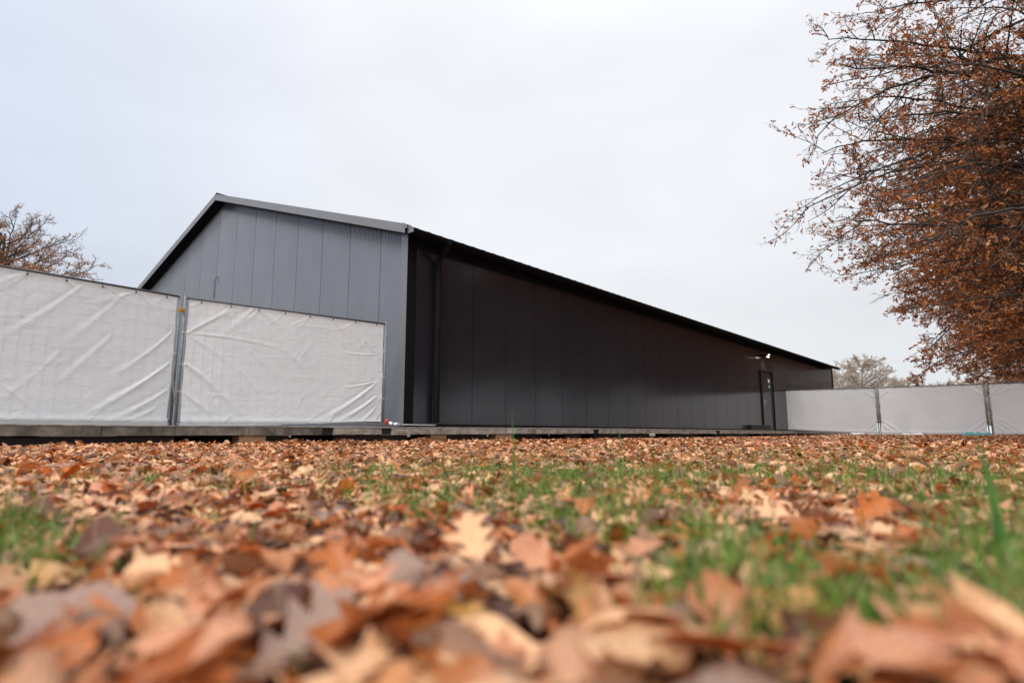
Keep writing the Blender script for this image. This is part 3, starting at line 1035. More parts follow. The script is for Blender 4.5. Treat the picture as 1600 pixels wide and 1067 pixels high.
# debris at the right fence
p = at(1426, 681.5, 24.4)
pz = float(ground_z(p[0], p[1]))
o = MB().add([(-.35, -.05, .0), (.0, -.1, .02), (.38, -.05, .04), (.40, .12, .10), (.05, .1, .06), (-.34, .1, .09), (-.35, -.05, -.02), (.38, -.05, .0), (.40, .12, .02), (-.34, .1, .02)],
             [(0, 1, 4, 5), (1, 2, 3, 4), (6, 7, 8, 9), (0, 6, 9, 5), (2, 3, 8, 7), (0, 1, 2, 7, 6), (3, 4, 5, 9, 8)]).obj('plastic_scrap', M['white'], None, loc=(p[0], p[1], pz + .03))
tag(o, 'crumpled white scrap lying on the leaves before the smooth fence panel', 'scrap')
p = at(1522, 680.5, 23.5)
pz = float(ground_z(p[0], p[1]))
mb = MB()
rr = random.Random(4)
for k in range(5):
    x = -.45 + k * .22
    mb.add([(x, -.1, rr.uniform(0, .03)), (x + .2, -.12, rr.uniform(0, .05)), (x + .24, .1, rr.uniform(.05, .14)), (x + .02, .14, rr.uniform(.06, .14)), (x, -.1, -.03), (x + .2, -.12, -.03), (x + .24, .1, -.02), (x + .02, .14, -.02)],
           [(0, 1, 2, 3), (4, 5, 6, 7), (0, 1, 5, 4), (1, 2, 6, 5), (2, 3, 7, 6), (3, 0, 4, 7)])
o = mb.obj('plastic_sheet', M['teal'], None, loc=(p[0], p[1], pz + .03))
tag(o, 'teal plastic sheet bunched at the foot of the right fence', 'sheet')

# valve with red cap, white body and grey pipe at the hall corner
p = at(604, 656, 11.75)
V0 = empty('water_valve', (p[0], p[1], ZD), BROT - .55)
tag(V0, 'white water coupling with a red cap at the hall corner', 'valve')
cz = .085
MB().tube([(-.03, 0, cz), (-.02, 0, cz), (.02, 0, cz), (.035, 0, cz)], [.03, .05, .05, .035], 14).tube([(0, 0, cz), (0, 0, 0.0)], .014, 8).obj('red_cap', M['red'], V0, True)
MB().tube([(.04, -.01, cz - .02), (.09, -.01, cz - .035), (.13, -.01, cz - .045), (.19, -.01, cz - .05), (.2, -.01, cz - .055)], [.022, .03, .024, .032, .026], 12).obj('body', M['white'], V0, True)
MB().tube([(.11, -.01, cz - .04), (.125, -.01, cz - .042)], .034, 12).obj('ring', M['plastic'], V0, True)
MB().tube([(.2, -.01, cz - .055), (.24, -.01, cz - .06), (.29, -.01, cz - .06)], [.026, .034, .022], 12).obj('collar', M['blueplastic'], V0, True)
a_ = at(624, 660, 11.85)
b2 = loc2w(side_s(682, .2), -.2)
zp = ZD + .028
o = MB().tube([(a_[0], a_[1], zp), (b2[0], b2[1], zp), (b2[0] + .01, b2[1] + .03, zp + .01)], .011, 8).obj('grey_pipe', M['greypipe'], None, True)
tag(o, 'thin light grey pipe lying from the red capped coupling to the downpipe', 'pipe')
# loose bars lying along the foot of the second panel
a_, b2 = at(440, 663, 10.3), at(600, 661, 11.6)
o = MB().tube([(a_[0], a_[1], ZD + .015), (b2[0], b2[1], ZD + .03)], .012, 6).tube([(a_[0] + .3, a_[1] + .2, ZD + .02), (b2[0] + .05, b2[1] - .05, ZD + .05)], .010, 6).obj('loose_bars', M['galv'], None, True)
tag(o, 'two thin metal bars lying at the foot of the fence before the gable', 'bars')

# black step box beside the door
s0_, s1_ = side_s(1174, .25), side_s(1193, .25)
o = MB().box((0, -.22, 0), (s1_ - s0_, .12, .24), .01).box((.05, -.225, .16), (s1_ - s0_ - .05, -.221, .2)).obj('step_box', M['plastic'], None, loc=(*loc2w(s0_, -.14), ZD))
o.rotation_euler = (0, 0, BROT)
tag(o, 'low black box on the platform beside the dark door', 'box')

# ------------------------------------------------------------------ trees


def tubes(P, Rr, m):
    """P (N,K,3), Rr (N,K) -> verts, quads"""
    N, K, _ = P.shape
    T = np.gradient(P, axis=1)
    T /= np.linalg.norm(T, axis=2, keepdims=True) + 1e-9
    ref = np.where(np.abs(T[..., 2:3]) < .9, np.array([0, 0, 1.]), np.array([1., 0, 0]))
    Uv = np.cross(T, ref)
    Uv /= np.linalg.norm(Uv, axis=2, keepdims=True) + 1e-9
    Wv = np.cross(T, Uv)
    a = np.arange(m) * 2 * math.pi / m
    V = P[:, :, None] + Rr[:, :, None, None] * (np.cos(a)[:, None] * Uv[:, :, None] + np.sin(a)[:, None] * Wv[:, :, None])
    base = (np.arange(N) * K * m)[:, None, None] + (np.arange(K - 1) * m)[None, :, None]
    k = np.arange(m)
    k2 = (k + 1) % m
    Fq = np.stack([base + k, base + k2, base + k2 + m, base + k + m], -1).reshape(-1, 4)
    return V.reshape(-1, 3), Fq


def grow(P0, D0, L, K, rg, wob=.12, bend=0.0):
    """polylines from starts, directions, lengths; bend >0 turns tips upward"""
    N = len(P0)
    D = D0.copy()
    P = np.zeros((N, K, 3))
    P[:, 0] = P0
    st = (L / (K - 1))[:, None]
    for k in range(1, K):
        D = D + rg.normal(0, wob, (N, 3)) + np.array([0, 0, bend])
        D /= np.linalg.norm(D, axis=1, keepdims=True) + 1e-9
        P[:, k] = P[:, k - 1] + D * st
    return P


def sprout(P, Rr, n, rg, umin, umax, ang_, lenf, flat=.6, alt=True):
    """n children per polyline"""
    N, K, _ = P.shape
    u = (np.linspace(umin, umax, n)[None] + rg.uniform(-.5, .5, (N, n)) * (umax - umin) / n).clip(0, .999) * (K - 1)
    i = u.astype(int)
    fr = (u - i)[..., None]
    rows = np.arange(N)[:, None]
    S = P[rows, i] * (1 - fr) + P[rows, i + 1] * fr
    T = P[rows, i + 1] - P[rows, i]
    T /= np.linalg.norm(T, axis=2, keepdims=True) + 1e-9
    q = rg.normal(0, 1, (N, n, 3))
    q[..., 2] *= flat
    side = q - (q * T).sum(-1, keepdims=True) * T
    side /= np.linalg.norm(side, axis=2, keepdims=True) + 1e-9
    a = R(1) * rg.normal(ang_, 10, (N, n, 1))
    D = T * np.cos(a) + side * np.sin(a)
    Lp_ = np.linalg.norm(np.diff(P, axis=1), axis=2).sum(1)
    L = Lp_[:, None] * lenf * (1 - .55 * u / (K - 1)) * rg.uniform(.6, 1.3, (N, n))
    rad = Rr[rows, i] * .55
    return S.reshape(-1, 3), D.reshape(-1, 3), L.ravel(), rad.ravel()


LEAF6 = np.array([(0, -.08, 0), (-.17, .22, .05), (-.10, .45, .03), (-.24, .66, .07), (0, 1.0, 0), (.24, .66, .07), (.10, .45, .03), (.17, .22, .05), (0, .45, -.02)])
LEAF6_F = np.array([(8, k, (k + 1) % 8) for k in range(8)])
TREE_COLS = np.array([(.30, .095, .022), (.40, .155, .04), (.20, .065, .022), (.36, .165, .055), (.50, .25, .08), (.12, .04, .018), (.50, .29, .16), (.26, .08, .02), (.42, .16, .035)])


def quat_rot(N, rg, droop=.5):
    """random orthonormal frames, the leaf's length axis drooping"""
    d = rg.normal(0, 1, (N, 3))
    d[:, 2] = d[:, 2] * .6 - droop
    d /= np.linalg.norm(d, axis=1, keepdims=True)
    q = rg.normal(0, 1, (N, 3))
    x = np.cross(d, q)
    x /= np.linalg.norm(x, axis=1, keepdims=True)
    z = np.cross(x, d)
    return x, d, z


def leaves_mesh(name, P, size, rg, cols, mat):
    N = len(P)
    x, y, z = quat_rot(N, rg)
    s = rg.uniform(.6, 1.15, N) * size
    cup = rg.uniform(-1, 3.5, N)
    T = LEAF6[None].repeat(N, 0).copy()
    T[:, :, 2] *= cup[:, None]
    T[:, :, 2] += (T[:, :, 1] ** 2) * rg.uniform(-.4, .4, N)[:, None]
    V = P[:, None] + s[:, None, None] * (T[..., 0:1] * x[:, None] + T[..., 1:2] * y[:, None] + T[..., 2:3] * z[:, None])
    nv = len(LEAF6)
    Fq = (LEAF6_F[None] + (np.arange(N) * nv)[:, None, None]).reshape(-1, 3)
    c = cols[rg.integers(0, len(cols), N)] * rg.uniform(.7, 1.3, (N, 1))
    c4 = np.concatenate([c, np.ones((N, 1))], 1)[:, None].repeat(nv, 1).reshape(-1, 4)
    return mesh_np(name, V.reshape(-1, 3), [Fq], mat, False, {'leafcol': ('FLOAT_COLOR', c4)})


def bezier(S, C, T, K):
    t = np.linspace(0, 1, K)[None, :, None]
    return S[:, None] * (1 - t) ** 2 + 2 * C[:, None] * t * (1 - t) + T[:, None] * t ** 2


def tree_from_limbs(root, trunk_pts, trunk_r, limbs, limb_r, rg, n2, n3, n4, lpt, leafsize, cols, mats, keep_leaf=None, flat=.6, l2=.38, l3=.42, l4=.5, bend=.02, twig_r=.0035, umin=.25):
    """limbs (N,K,3) in world coordinates relative to root; builds trunk, limbs, twigs and crown parts"""
    MB().tube(trunk_pts, trunk_r, 14).obj('trunk', mats[0], root, True)
    N, K, _ = limbs.shape
    tap = np.linspace(1, .12, K)[None] ** 1.0
    Rl = limb_r[:, None] * tap + twig_r
    V, Fq = tubes(limbs, Rl, 7)
    link('limbs', mesh_np('limbs', V, [Fq], mats[0]), root)['kind'] = 'stuff'
    S, D, L, r2 = sprout(limbs, Rl, n2, rg, umin, .99, 42, l2, flat)
    P2 = grow(S, D, L, 7, rg, .13, bend)
    R2 = np.minimum(r2, .006 + L * .012)[:, None] * np.linspace(1, .2, 7)[None] + twig_r * .8
    S, D, L, r3 = sprout(P2, R2, n3, rg, .15, .99, 44, l3, flat)
    P3 = grow(S, D, L, 5, rg, .15, bend * 1.3)
    R3 = np.minimum(r3, .004 + L * .006)[:, None] * np.linspace(1, .3, 5)[None] + twig_r * .5
    tipP, tipR = P3, R3
    Vs, Fs, off = [], [], 0
    for (P_, R_, m_) in ((P2, R2, 4), (P3, R3, 3)):
        V, Fq = tubes(P_, R_, m_)
        Vs.append(V); Fs.append(Fq + off); off += len(V)
    leafP = [P3[:, 1:].reshape(-1, 3)]
    if n4:
        S, D, L, r4 = sprout(P3, R3, n4, rg, .2, .99, 42, l4, 1)
        L = L.clip(.08, .45)
        P4 = grow(S, D, L, 3, rg, .12, bend)
        R4 = np.full((len(P4), 1), twig_r) * np.array([[.9, .7, .45]])
        V, Fq = tubes(P4, R4, 3)
        Vs.append(V); Fs.append(Fq + off); off += len(V)
        leafP = [P4[:, 1:].reshape(-1, 3)]
    link('twigs', mesh_np('twigs', np.concatenate(Vs), [np.concatenate(Fs)], mats[1]), root)['kind'] = 'stuff'
    LP = np.concatenate(leafP)
    if lpt:
        k = rg.random(len(LP)) < lpt
        LP = LP[k]
        if lpt > 1:
            extra = LP[rg.random(len(LP)) < lpt - 1]
            LP = np.concatenate([LP, extra])
        LP = LP + rg.normal(0, .025, LP.shape)
        if keep_leaf is not None: LP = LP[keep_leaf(LP, rg)]
        link('crown', leaves_mesh('crown', LP, leafsize, rg, cols, mats[2]), root)['kind'] = 'stuff'
    return len(LP)


mats_oak = (M['bark'], M['twig'], M['leaf_tree'])
# the near oak: trunk just outside the frame on the right, limbs sweeping down and to the left
rg = np.random.default_rng(5)
TB = np.array([13.2, 13.4, 0.0])
tree1 = empty('oak_tree', tuple(TB))
tag(tree1, 'big near oak sweeping rusty brown branches in from the upper right', 'tree', 'row of oaks beyond the fence')
tips = [(1238, -60, 11), (1232, 62, 11.2), (1290, 20, 12.5), (1216, 212, 10.8), (1222, 240, 11.6), (1252, 128, 12.6), (1256, 160, 11), (1198, 325, 10.6), (1230, 300, 11.4), (1290, 372, 11.5), (1308, 400, 12.4),
        (1330, 430, 11.2), (1352, 462, 12), (1384, 455, 11.0), (1420, 480, 12.6), (1392, 543, 11.4), (1460, 500, 12), (1275, 265, 12.2), (1262, 340, 13.2), (1490, 520, 13.4), (1300, -120, 12), (1370, -160, 10.5),
        (1250, 100, 9.8), (1282, 190, 9.8), (1318, 330, 9.6)]
Tp = [at(t[0] + 62, t[1], t[2]) for t in tips]
hs = [True] * len(Tp)
for k in range(58):
    px = rg.uniform(1330, 1760)
    lo_y = 370 + (px - 1310) * .72
    py = rg.uniform(-260, min(lo_y, 575))
    Tp.append(at(px, py, rg.uniform(8.5, 17)))
    hs.append(False)
for k in range(26):      # round the far and near side of the crown
    a_ = rg.uniform(-120, 150)
    rr_ = rg.uniform(4.5, 7)
    Tp.append(np.array([TB[0] + rr_ * math.cos(R(a_)), TB[1] + rr_ * math.sin(R(a_)), rg.uniform(3, 13)]))
    hs.append(False)
Tp = np.array(Tp)
zt = Tp[:, 2]
hd = np.hypot(*(Tp - TB)[:, :2].T)
zs = np.clip(zt + hd * rg.uniform(.02, .32, len(Tp)) - .2, 2.3, 13)
S = np.stack([np.full(len(Tp), TB[0]), np.full(len(Tp), TB[1]), zs], 1) + rg.normal(0, .06, (len(Tp), 3))
Cc = (S + Tp) / 2 + np.array([0, 0, 1.0]) * (hd * .13)[:, None] + rg.normal(0, .5, (len(Tp), 3))
limbs = bezier(S, Cc, Tp, 16)
wob = np.cumsum(rg.normal(0, .035, limbs.shape), axis=1)
wob -= np.linspace(0, 1, 16)[None, :, None] * wob[:, -1:]
limbs += wob
limbs[:, :, :] -= TB


def thin_outer(LP, rg):
    P = LP + TB - np.array([0, 0, EYE])
    r_ = np.hypot(LP[:, 0], LP[:, 1])
    p_ = np.clip(1.05 - .16 * (r_ - 4.4), .22, 1)
    p_ *= np.clip(1.25 - LP[:, 2] * .075, .38, 1)
    cl = np.sin(LP[:, 0] * 2.3 + 1.3 * np.sin(LP[:, 1] * 1.7)) + np.sin(LP[:, 1] * 2.9 + LP[:, 2] * 1.1) + np.sin(LP[:, 2] * 3.3 + LP[:, 0] * 1.9)
    p_ *= np.clip(.72 + .28 * cl, .12, 1)
    return rg.random(len(LP)) < p_


nl = tree_from_limbs(tree1, [(0, 0, -.2), (0, 0, .3), (.03, 0, 2), (0, .05, 5), (-.05, 0, 9), (0, 0, 12.5)], [.48, .38, .33, .27, .17, .05], limbs, (.010 + .0052 * hd), rg,
                     13, 8, 4, 1.25, .100, TREE_COLS, mats_oak, thin_outer, l2=.27, l3=.40, l4=.45, umin=.18)
print('near oak leaves', nl)


# a generic oak, copied along the row behind
def generic_tree(name, base, H, rad, zlow, rg, nl_, n2, n3, n4, lpt, leafsize, cols, mats, up=.25, start_lo=.2, twig_r=.004, keep=None, droop=.12, trunk_r=.34, l2=.36):
    root = empty(name, tuple(base))
    u = np.linspace(0, 1, nl_) + rg.uniform(-.02, .02, nl_)
    th = np.arange(nl_) * 2.399 + rg.uniform(-.3, .3, nl_)
    z = zlow + (H - zlow) * u ** .9
    prof = np.sqrt(np.clip(1 - ((z - (zlow + (H - zlow) * .38)) / ((H - zlow) * .64)) ** 2, .02, 1))
    rr_ = rad * prof * rg.uniform(.8, 1.1, nl_)
    T = np.stack([np.cos(th) * rr_, np.sin(th) * rr_, z], 1)
    zs = np.clip(z - rr_ * up, H * start_lo, H * .85)
    S = np.stack([0 * z, 0 * z, zs], 1)
    C_ = (S + T) / 2 + np.array([0, 0, 1.0]) * (rr_ * droop)[:, None] + rg.normal(0, .3, (nl_, 3))
    limbs = bezier(S, C_, T, 12)
    wob = np.cumsum(rg.normal(0, .05, limbs.shape), axis=1)
    wob[:, 0] = 0
    limbs += wob
    n = tree_from_limbs(root, [(0, 0, -.2), (0, 0, .3), (.05, 0, H * .25), (0, .05, H * .6), (0, 0, H * .9)], [trunk_r * 1.3, trunk_r, trunk_r * .85, trunk_r * .5, .05], limbs, .02 + .008 * rr_, rg, n2, n3, n4, lpt, leafsize, cols, mats, keep, l2=l2, l3=.42, twig_r=twig_r)
    print(name, 'leaves', n)
    return root


def copy_tree(o, loc, rz, sc, name=None):
    c = o.copy()
    COL.objects.link(c)
    c.location, c.rotation_euler, c.scale = loc, (0, 0, rz), (sc, sc, sc)
    for ch in o.children:
        d = ch.copy()
        COL.objects.link(d)
        d.parent = c
    return c


rg = np.random.default_rng(9)
oak2 = generic_tree('oak_tree', (21.6, 22.0, 0.05), 13.5, 6.9, 3.0, rg, 64, 12, 7, 3, 1.5, .15, TREE_COLS, mats_oak, up=-.12, twig_r=.006)
tag(oak2, 'rusty brown oak standing behind the near oak above the right fence', 'tree', 'row of oaks beyond the fence')
c = copy_tree(oak2, (28.6, 30.4, .05), 2.0, 1.02)
tag(c, 'third oak of the row, low brown crown touching the fence top at the right edge', 'tree', 'row of oaks beyond the fence')
c = copy_tree(oak2, (36.5, 39.5, .05), 4.1, 1.05)
tag(c, 'farthest oak of the row, its brown crown low behind the third oak', 'tree', 'row of oaks beyond the fence')
c = copy_tree(oak2, (20.5, 4.0, 0), 5.0, 1.0)
tag(c, 'oak of the row beside the viewer, mirrored darkly in the black wall', 'tree', 'row of oaks beyond the fence')
for x, y, rz, q, lab in ((34, 22, 1.1, 1.05, 'oak right of the frame behind the second oak'), (43, 31, 3.3, 1.1, 'oak right of the frame deep in the wood behind the row'), (29, 12, .3, 1.0, 'oak right of the frame beside the near oak'),
                      (51, 56, 1.6, 1.1, 'oak of the wood far behind the third oak'), (59, 64, 5.2, 1.2, 'rearmost oak of the wood, beyond the row end'), (60, 52, 3.9, 1.2, 'oak at the far side of the wood'), (68, 62, .9, 1.2, 'oak at the rear corner of the wood'),
                      (50, 43, 2.6, 1.15, 'last oak of the wood right of the row'), (40, 12, 4.4, 1.1, 'oak of the wood far right of the near oak')):
    tag(copy_tree(oak2, (x, y, 0), rz, q), lab, 'tree', 'oaks of the wood right of the frame')

# tree over the left fence
rg = np.random.default_rng(21)
mats_bg = (M['bark'], M['bgtwig'], M['leaf_tree'])
ORANGE = np.array([(.42, .20, .07), (.50, .27, .10), (.34, .15, .06), (.40, .24, .13)])


def low_keep(zc, zw, pmin):
    def f_(LP, rg):
        return rg.random(len(LP)) < np.clip(1 - (LP[:, 2] - zc) / zw, pmin, 1)
    return f_


pL = at(-22, 600, 30)
lt = generic_tree('autumn_tree', (pL[0], pL[1], 0), 11.4, 4.1, 4.5, rg, 60, 15, 8, 3, .8, .12, ORANGE, mats_bg, up=.75, start_lo=.28, twig_r=.006, keep=low_keep(7.0, 3.6, .08), droop=-.02, trunk_r=.22, l2=.36)
tag(lt, 'half bare tree with orange lower leaves rising behind the left fence', 'tree', 'trees behind the fence')
pL = at(-120, 600, 34)
c = copy_tree(lt, (pL[0], pL[1], 0), 2.3, 1.1)
tag(c, 'second orange leaved tree at the far left edge behind the fence', 'tree', 'trees behind the fence')
for x, y, rz, q, lab in ((-31, 9, 1.0, .8, 'tree left of the frame opposite the gable'), (-29, 17, 2.9, .72, 'tree left of the frame, mirrored at the foot of the gable'), (-33, 2, 4.0, .8, 'tree far left of the viewer beyond the fence')):
    tag(copy_tree(lt, (x, y, 0), rz, q), lab, 'tree', 'trees left of the frame')
# bare trees far right, with distance haze put into their pale colours
rg = np.random.default_rng(31)
mats_pale = (M['hazetwig'], M['hazetwig'], M['leaf_tree'])
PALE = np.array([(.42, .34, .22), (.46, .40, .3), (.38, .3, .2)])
pR = at(1348, 600, 62)
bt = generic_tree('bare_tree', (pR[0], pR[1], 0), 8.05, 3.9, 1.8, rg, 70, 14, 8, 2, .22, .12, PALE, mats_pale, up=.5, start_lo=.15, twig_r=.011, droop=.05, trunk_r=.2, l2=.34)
tag(bt, 'pale bare tree just right of the hall end, behind the fence', 'tree', 'bare trees far behind the fence')
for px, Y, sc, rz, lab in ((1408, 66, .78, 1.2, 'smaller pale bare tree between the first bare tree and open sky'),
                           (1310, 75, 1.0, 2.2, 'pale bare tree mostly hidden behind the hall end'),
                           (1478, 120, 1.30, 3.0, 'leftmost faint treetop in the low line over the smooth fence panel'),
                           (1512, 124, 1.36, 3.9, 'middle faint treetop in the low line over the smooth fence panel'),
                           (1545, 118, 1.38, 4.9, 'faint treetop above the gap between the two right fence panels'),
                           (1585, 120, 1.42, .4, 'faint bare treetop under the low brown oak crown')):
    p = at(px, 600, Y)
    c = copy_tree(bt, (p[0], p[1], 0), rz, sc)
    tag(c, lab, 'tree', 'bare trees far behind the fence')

# ------------------------------------------------------------------ leaves on the ground
ROWS_N = [0, .07, .18, .28, .36, .46, .57, .64, .72, .80, .87, .93, 1.0]
RED_OAK = {0: .0, .07: .05, .18: .09, .28: .27, .36: .10, .46: .20, .57: .40, .64: .13, .72: .17, .80: .29, .87: .08, .93: .09, 1.0: .0}
ENG_OAK = {0: .0, .07: .05, .18: .14, .28: .20, .36: .13, .46: .24, .57: .31, .64: .21, .72: .29, .80: .28, .87: .17, .93: .15, 1.0: .0}
BROAD = {0: .0, .07: .12, .18: .24, .28: .31, .36: .33, .46: .34, .57: .33, .64: .30, .72: .25, .80: .20, .87: .14, .93: .08, 1.0: .0}


def leaf_template(kind, rows, cols, rg, cup=0., bend=0., twist=0., ripple=.02, stem=False):
    prof = {'red': RED_OAK, 'eng': ENG_OAK, 'broad': BROAD}[kind]
    ts = np.array(rows)
    wl_ = np.interp(ts, list(prof), list(prof.values())) * rg.uniform(.85, 1.15, len(ts))
    wr_ = np.interp(ts, list(prof), list(prof.values())) * rg.uniform(.85, 1.15, len(ts))
    fwd = .35 if kind == 'red' else .12
    cs_ = np.linspace(-1, 1, cols)
    X = np.where(cs_[None] < 0, wl_[:, None], wr_[:, None]) * cs_[None]
    Y = ts[:, None] + fwd * np.abs(X) * (ts[:, None] < .95)
    U, Vv = X.copy(), Y.copy()
    Z = ripple * np.sin(Y * 11 + rg.uniform(0, 6)) * np.abs(X) * 4 + rg.normal(0, ripple * .35, X.shape) * (np.abs(X) > .02)
    # twist, cup across, bend along
    a = twist * (Y - .5)
    X, Z = X * np.cos(a) - Z * np.sin(a), X * np.sin(a) + Z * np.cos(a)
    if abs(cup) > 1e-3:
        th = X * cup
        Rr_ = 1 / cup - Z
        X, Z = Rr_ * np.sin(th), 1 / cup - Rr_ * np.cos(th)
    if abs(bend) > 1e-3:
        th = (Y - .5) * bend
        Rr_ = 1 / bend - Z
        Y, Z = .5 + Rr_ * np.sin(th), 1 / bend - Rr_ * np.cos(th)
    V = np.stack([X, Y - .5, Z], -1).reshape(-1, 3)
    uv = np.stack([U, Vv, np.zeros_like(U)], -1).reshape(-1, 3)
    nr = len(ts)
    i = np.arange(cols - 1)[None] + cols * np.arange(nr - 1)[:, None]
    Fq = np.stack([i, i + 1, i + cols + 1, i + cols], -1).reshape(-1, 4)
    V[:, 2] -= V[:, 2].mean()
    return V, Fq, uv


POSES = {'flat': (0.6, .4, .15, .015), 'cupped': (3.0, 1.0, .3, .02), 'curled': (5.5, 2.2, .8, .03), 'arched': (-1.6, -2.0, .4, .03)}
COLORS = {'pale tan': (.74, .42, .215), 'rusty orange': (.46, .125, .014), 'dark brown': (.10, .024, .007), 'pinkish brown': (.56, .245, .125), 'ochre yellow': (.42, .22, .05), 'greyish mauve': (.29, .18, .135)}
CW = {'pale tan': .29, 'rusty orange': .22, 'dark brown': .24, 'pinkish brown': .18, 'ochre yellow': .04, 'greyish mauve': .03}


def templates(rows, cols, n, seed):
    rg = np.random.default_rng(seed)
    T = []
    for k in range(n):
        pose = list(POSES)[[0, 1, 3, 0, 2, 1][k % 6]]
        c_, b_, t_, r_ = POSES[pose]
        kind = ['red', 'eng', 'red', 'red', 'eng', 'red', 'eng'][k % 7]
        sg = 1 if rg.random() < .75 else -1
        T.append((*leaf_template(kind, rows, cols, rg, c_ * rg.uniform(.7, 1.3) * sg, b_ * rg.uniform(.3, 1.3) * (1 if rg.random() < .6 else -1), t_ * rg.uniform(-1, 1), r_), pose))
    return T


def rot_frames(N, rg, tilt):
    yaw = rg.uniform(0, 2 * math.pi, N)
    ta = rg.uniform(0, 2 * math.pi, N)
    flip = rg.random(N) < .45
    cz_, sz_ = np.cos(yaw), np.sin(yaw)
    Rz = np.zeros((N, 3, 3))
    Rz[:, 0, 0], Rz[:, 0, 1], Rz[:, 1, 0], Rz[:, 1, 1], Rz[:, 2, 2] = cz_, -sz_, sz_, cz_, 1
    Fl = np.tile(np.eye(3), (N, 1, 1))
    Fl[flip, 0, 0] = -1
    Fl[flip, 2, 2] = -1
    ax = np.stack([np.cos(ta), np.sin(ta), 0 * ta], 1)
    c, s = np.cos(tilt), np.sin(tilt)
    Kx = np.zeros((N, 3, 3))
    Kx[:, 0, 2], Kx[:, 1, 2], Kx[:, 2, 0], Kx[:, 2, 1] = ax[:, 1], -ax[:, 0], -ax[:, 1], ax[:, 0]
    Rt = np.eye(3)[None] + s[:, None, None] * Kx + (1 - c)[:, None, None] * (Kx @ Kx)
    return Rt @ Rz @ Fl


def litter_field(name, P, size, tilt, T, rg, mat, cols4, shift=None):
    """P (N,3) centres -> one mesh of all leaves"""
    N = len(P)
    which = rg.integers(0, len(T), N)
    Fm = rot_frames(N, rg, tilt)
    Vs, Fs, Cs, Us, off = [], [], [], [], 0
    for k, (V, Fq, uv, _) in enumerate(T):
        ix = np.where(which == k)[0]
        if not len(ix): continue
        VV = np.einsum('nij,vj->nvi', Fm[ix], V) * size[ix][:, None, None]
        # rest on the ground: lift so that the low side touches
        low = VV[:, :, 2].min(1)
        VV[:, :, 2] -= (low * .72)[:, None]
        VV += P[ix][:, None]
        nv = len(V)
        Vs.append(VV.reshape(-1, 3))
        Fs.append((Fq[None] + (off + np.arange(len(ix)) * nv)[:, None, None]).reshape(-1, Fq.shape[1]))
        Cs.append(cols4[ix][:, None].repeat(nv, 1).reshape(-1, 4))
        Us.append(np.tile(uv, (len(ix), 1)))
        off += nv * len(ix)
    me = mesh_np(name, np.concatenate(Vs), [np.concatenate(Fs)], mat, True, {'leafcol': ('FLOAT_COLOR', np.concatenate(Cs)), 'luv': ('FLOAT_VECTOR', np.concatenate(Us))})
    return me


def leaf_cols(N, rg, sat=1.0):
    names = list(COLORS)
    p = np.array([CW[n_] for n_ in names])
    ci = rg.choice(len(names), N, p=p / p.sum())
    c = np.array([COLORS[n_] for n_ in names])[ci] * rg.uniform(.55, 1.18, (N, 1)) * rg.uniform(.94, 1.06, (N, 3))
    return np.concatenate([c, np.ones((N, 1))], 1), ci


# grass patches (photo column, row, spreads, number of blades); also thin the litter there
PATCH = [(860, 765, 60, 14, 1500), (950, 800, 70, 26, 1500), (905, 745, 110, 9, 1400), (640, 742, 60, 6, 500), (330, 760, 120, 8, 500), (20, 840, 38, 30, 1000), (70, 870, 40, 25, 400), (1180, 735, 160, 16, 2600),
         (1400, 730, 150, 16, 2400), (1480, 765, 70, 16, 1100), (1560, 800, 50, 22, 800), (1180, 950, 60, 45, 1100), (1290, 970, 60, 30, 500), (1570, 960, 40, 50, 550), (1130, 880, 40, 40, 700), (700, 800, 60, 14, 550), (650, 770, 45, 10, 350),
         (1050, 750, 130, 12, 1500), (760, 735, 130, 8, 1100), (1500, 700, 220, 7, 2600), (1150, 705, 220, 6, 2200), (880, 712, 120, 7, 800), (575, 770, 20, 12, 150), (330, 830, 12, 12, 40), (160, 860, 12, 20, 60), (1440, 1000, 60, 30, 300), (1530, 880, 50, 30, 500)]


def ground_at(px, py):
    """iterate the ray down to the ground"""
    d0 = (np.asarray(px, float) - 800) / F
    v = (np.asarray(py, float) - 533.5) / F
    dy = math.cos(PITCH) + v * math.sin(PITCH)
    dz = math.sin(PITCH) - v * math.cos(PITCH)
    dx_, dz = d0 / dy, dz / dy
    Y = np.full_like(dx_, 3.0)
    for _ in range(25):
        gz_ = ground_z(dx_ * Y, Y) + .012
        Yn = (EYE - gz_) / np.maximum(-dz, 1e-4)
        Y = np.clip(.5 * Y + .5 * Yn, .25, 40)
    return dx_ * Y, Y


rg = np.random.default_rng(77)
gX, gY, gcnt = [], [], []
for (px, py, sx_, sy_, n_) in PATCH:
    n_ = int(n_ * (.5 if py > 850 else .5 if px > 200 else .42))
    X, Y = ground_at(rg.normal(px, sx_ * 1.35, n_), np.maximum(rg.normal(py, sy_ * 1.2, n_), 686))
    gX.append(X); gY.append(Y)
gX, gY = np.concatenate(gX), np.concatenate(gY)
# a coarse grid of grass density in world coordinates, used to thin the litter
H2, ex, ey = np.histogram2d(gX, gY, bins=[np.arange(-15, 30, .12), np.arange(0, 40, .12)])
H2 = H2 / (.12 * .12)


def grass_density(X, Y):
    i = np.clip(((X + 15) / .12).astype(int), 0, H2.shape[0] - 1)
    j = np.clip((Y / .12).astype(int), 0, H2.shape[1] - 1)
    return H2[i, j]


def in_front(X, Y, mrg=0.0):
    """in front of the platform edge or past its end, before the right fence"""
    v = (X - CX[0]) * GX[0] + (Y - CX[1]) * GX[1]
    u = (X - CX[0]) * DX[0] + (Y - CX[1]) * DX[1]
    return (v < -EO + .06 + mrg)


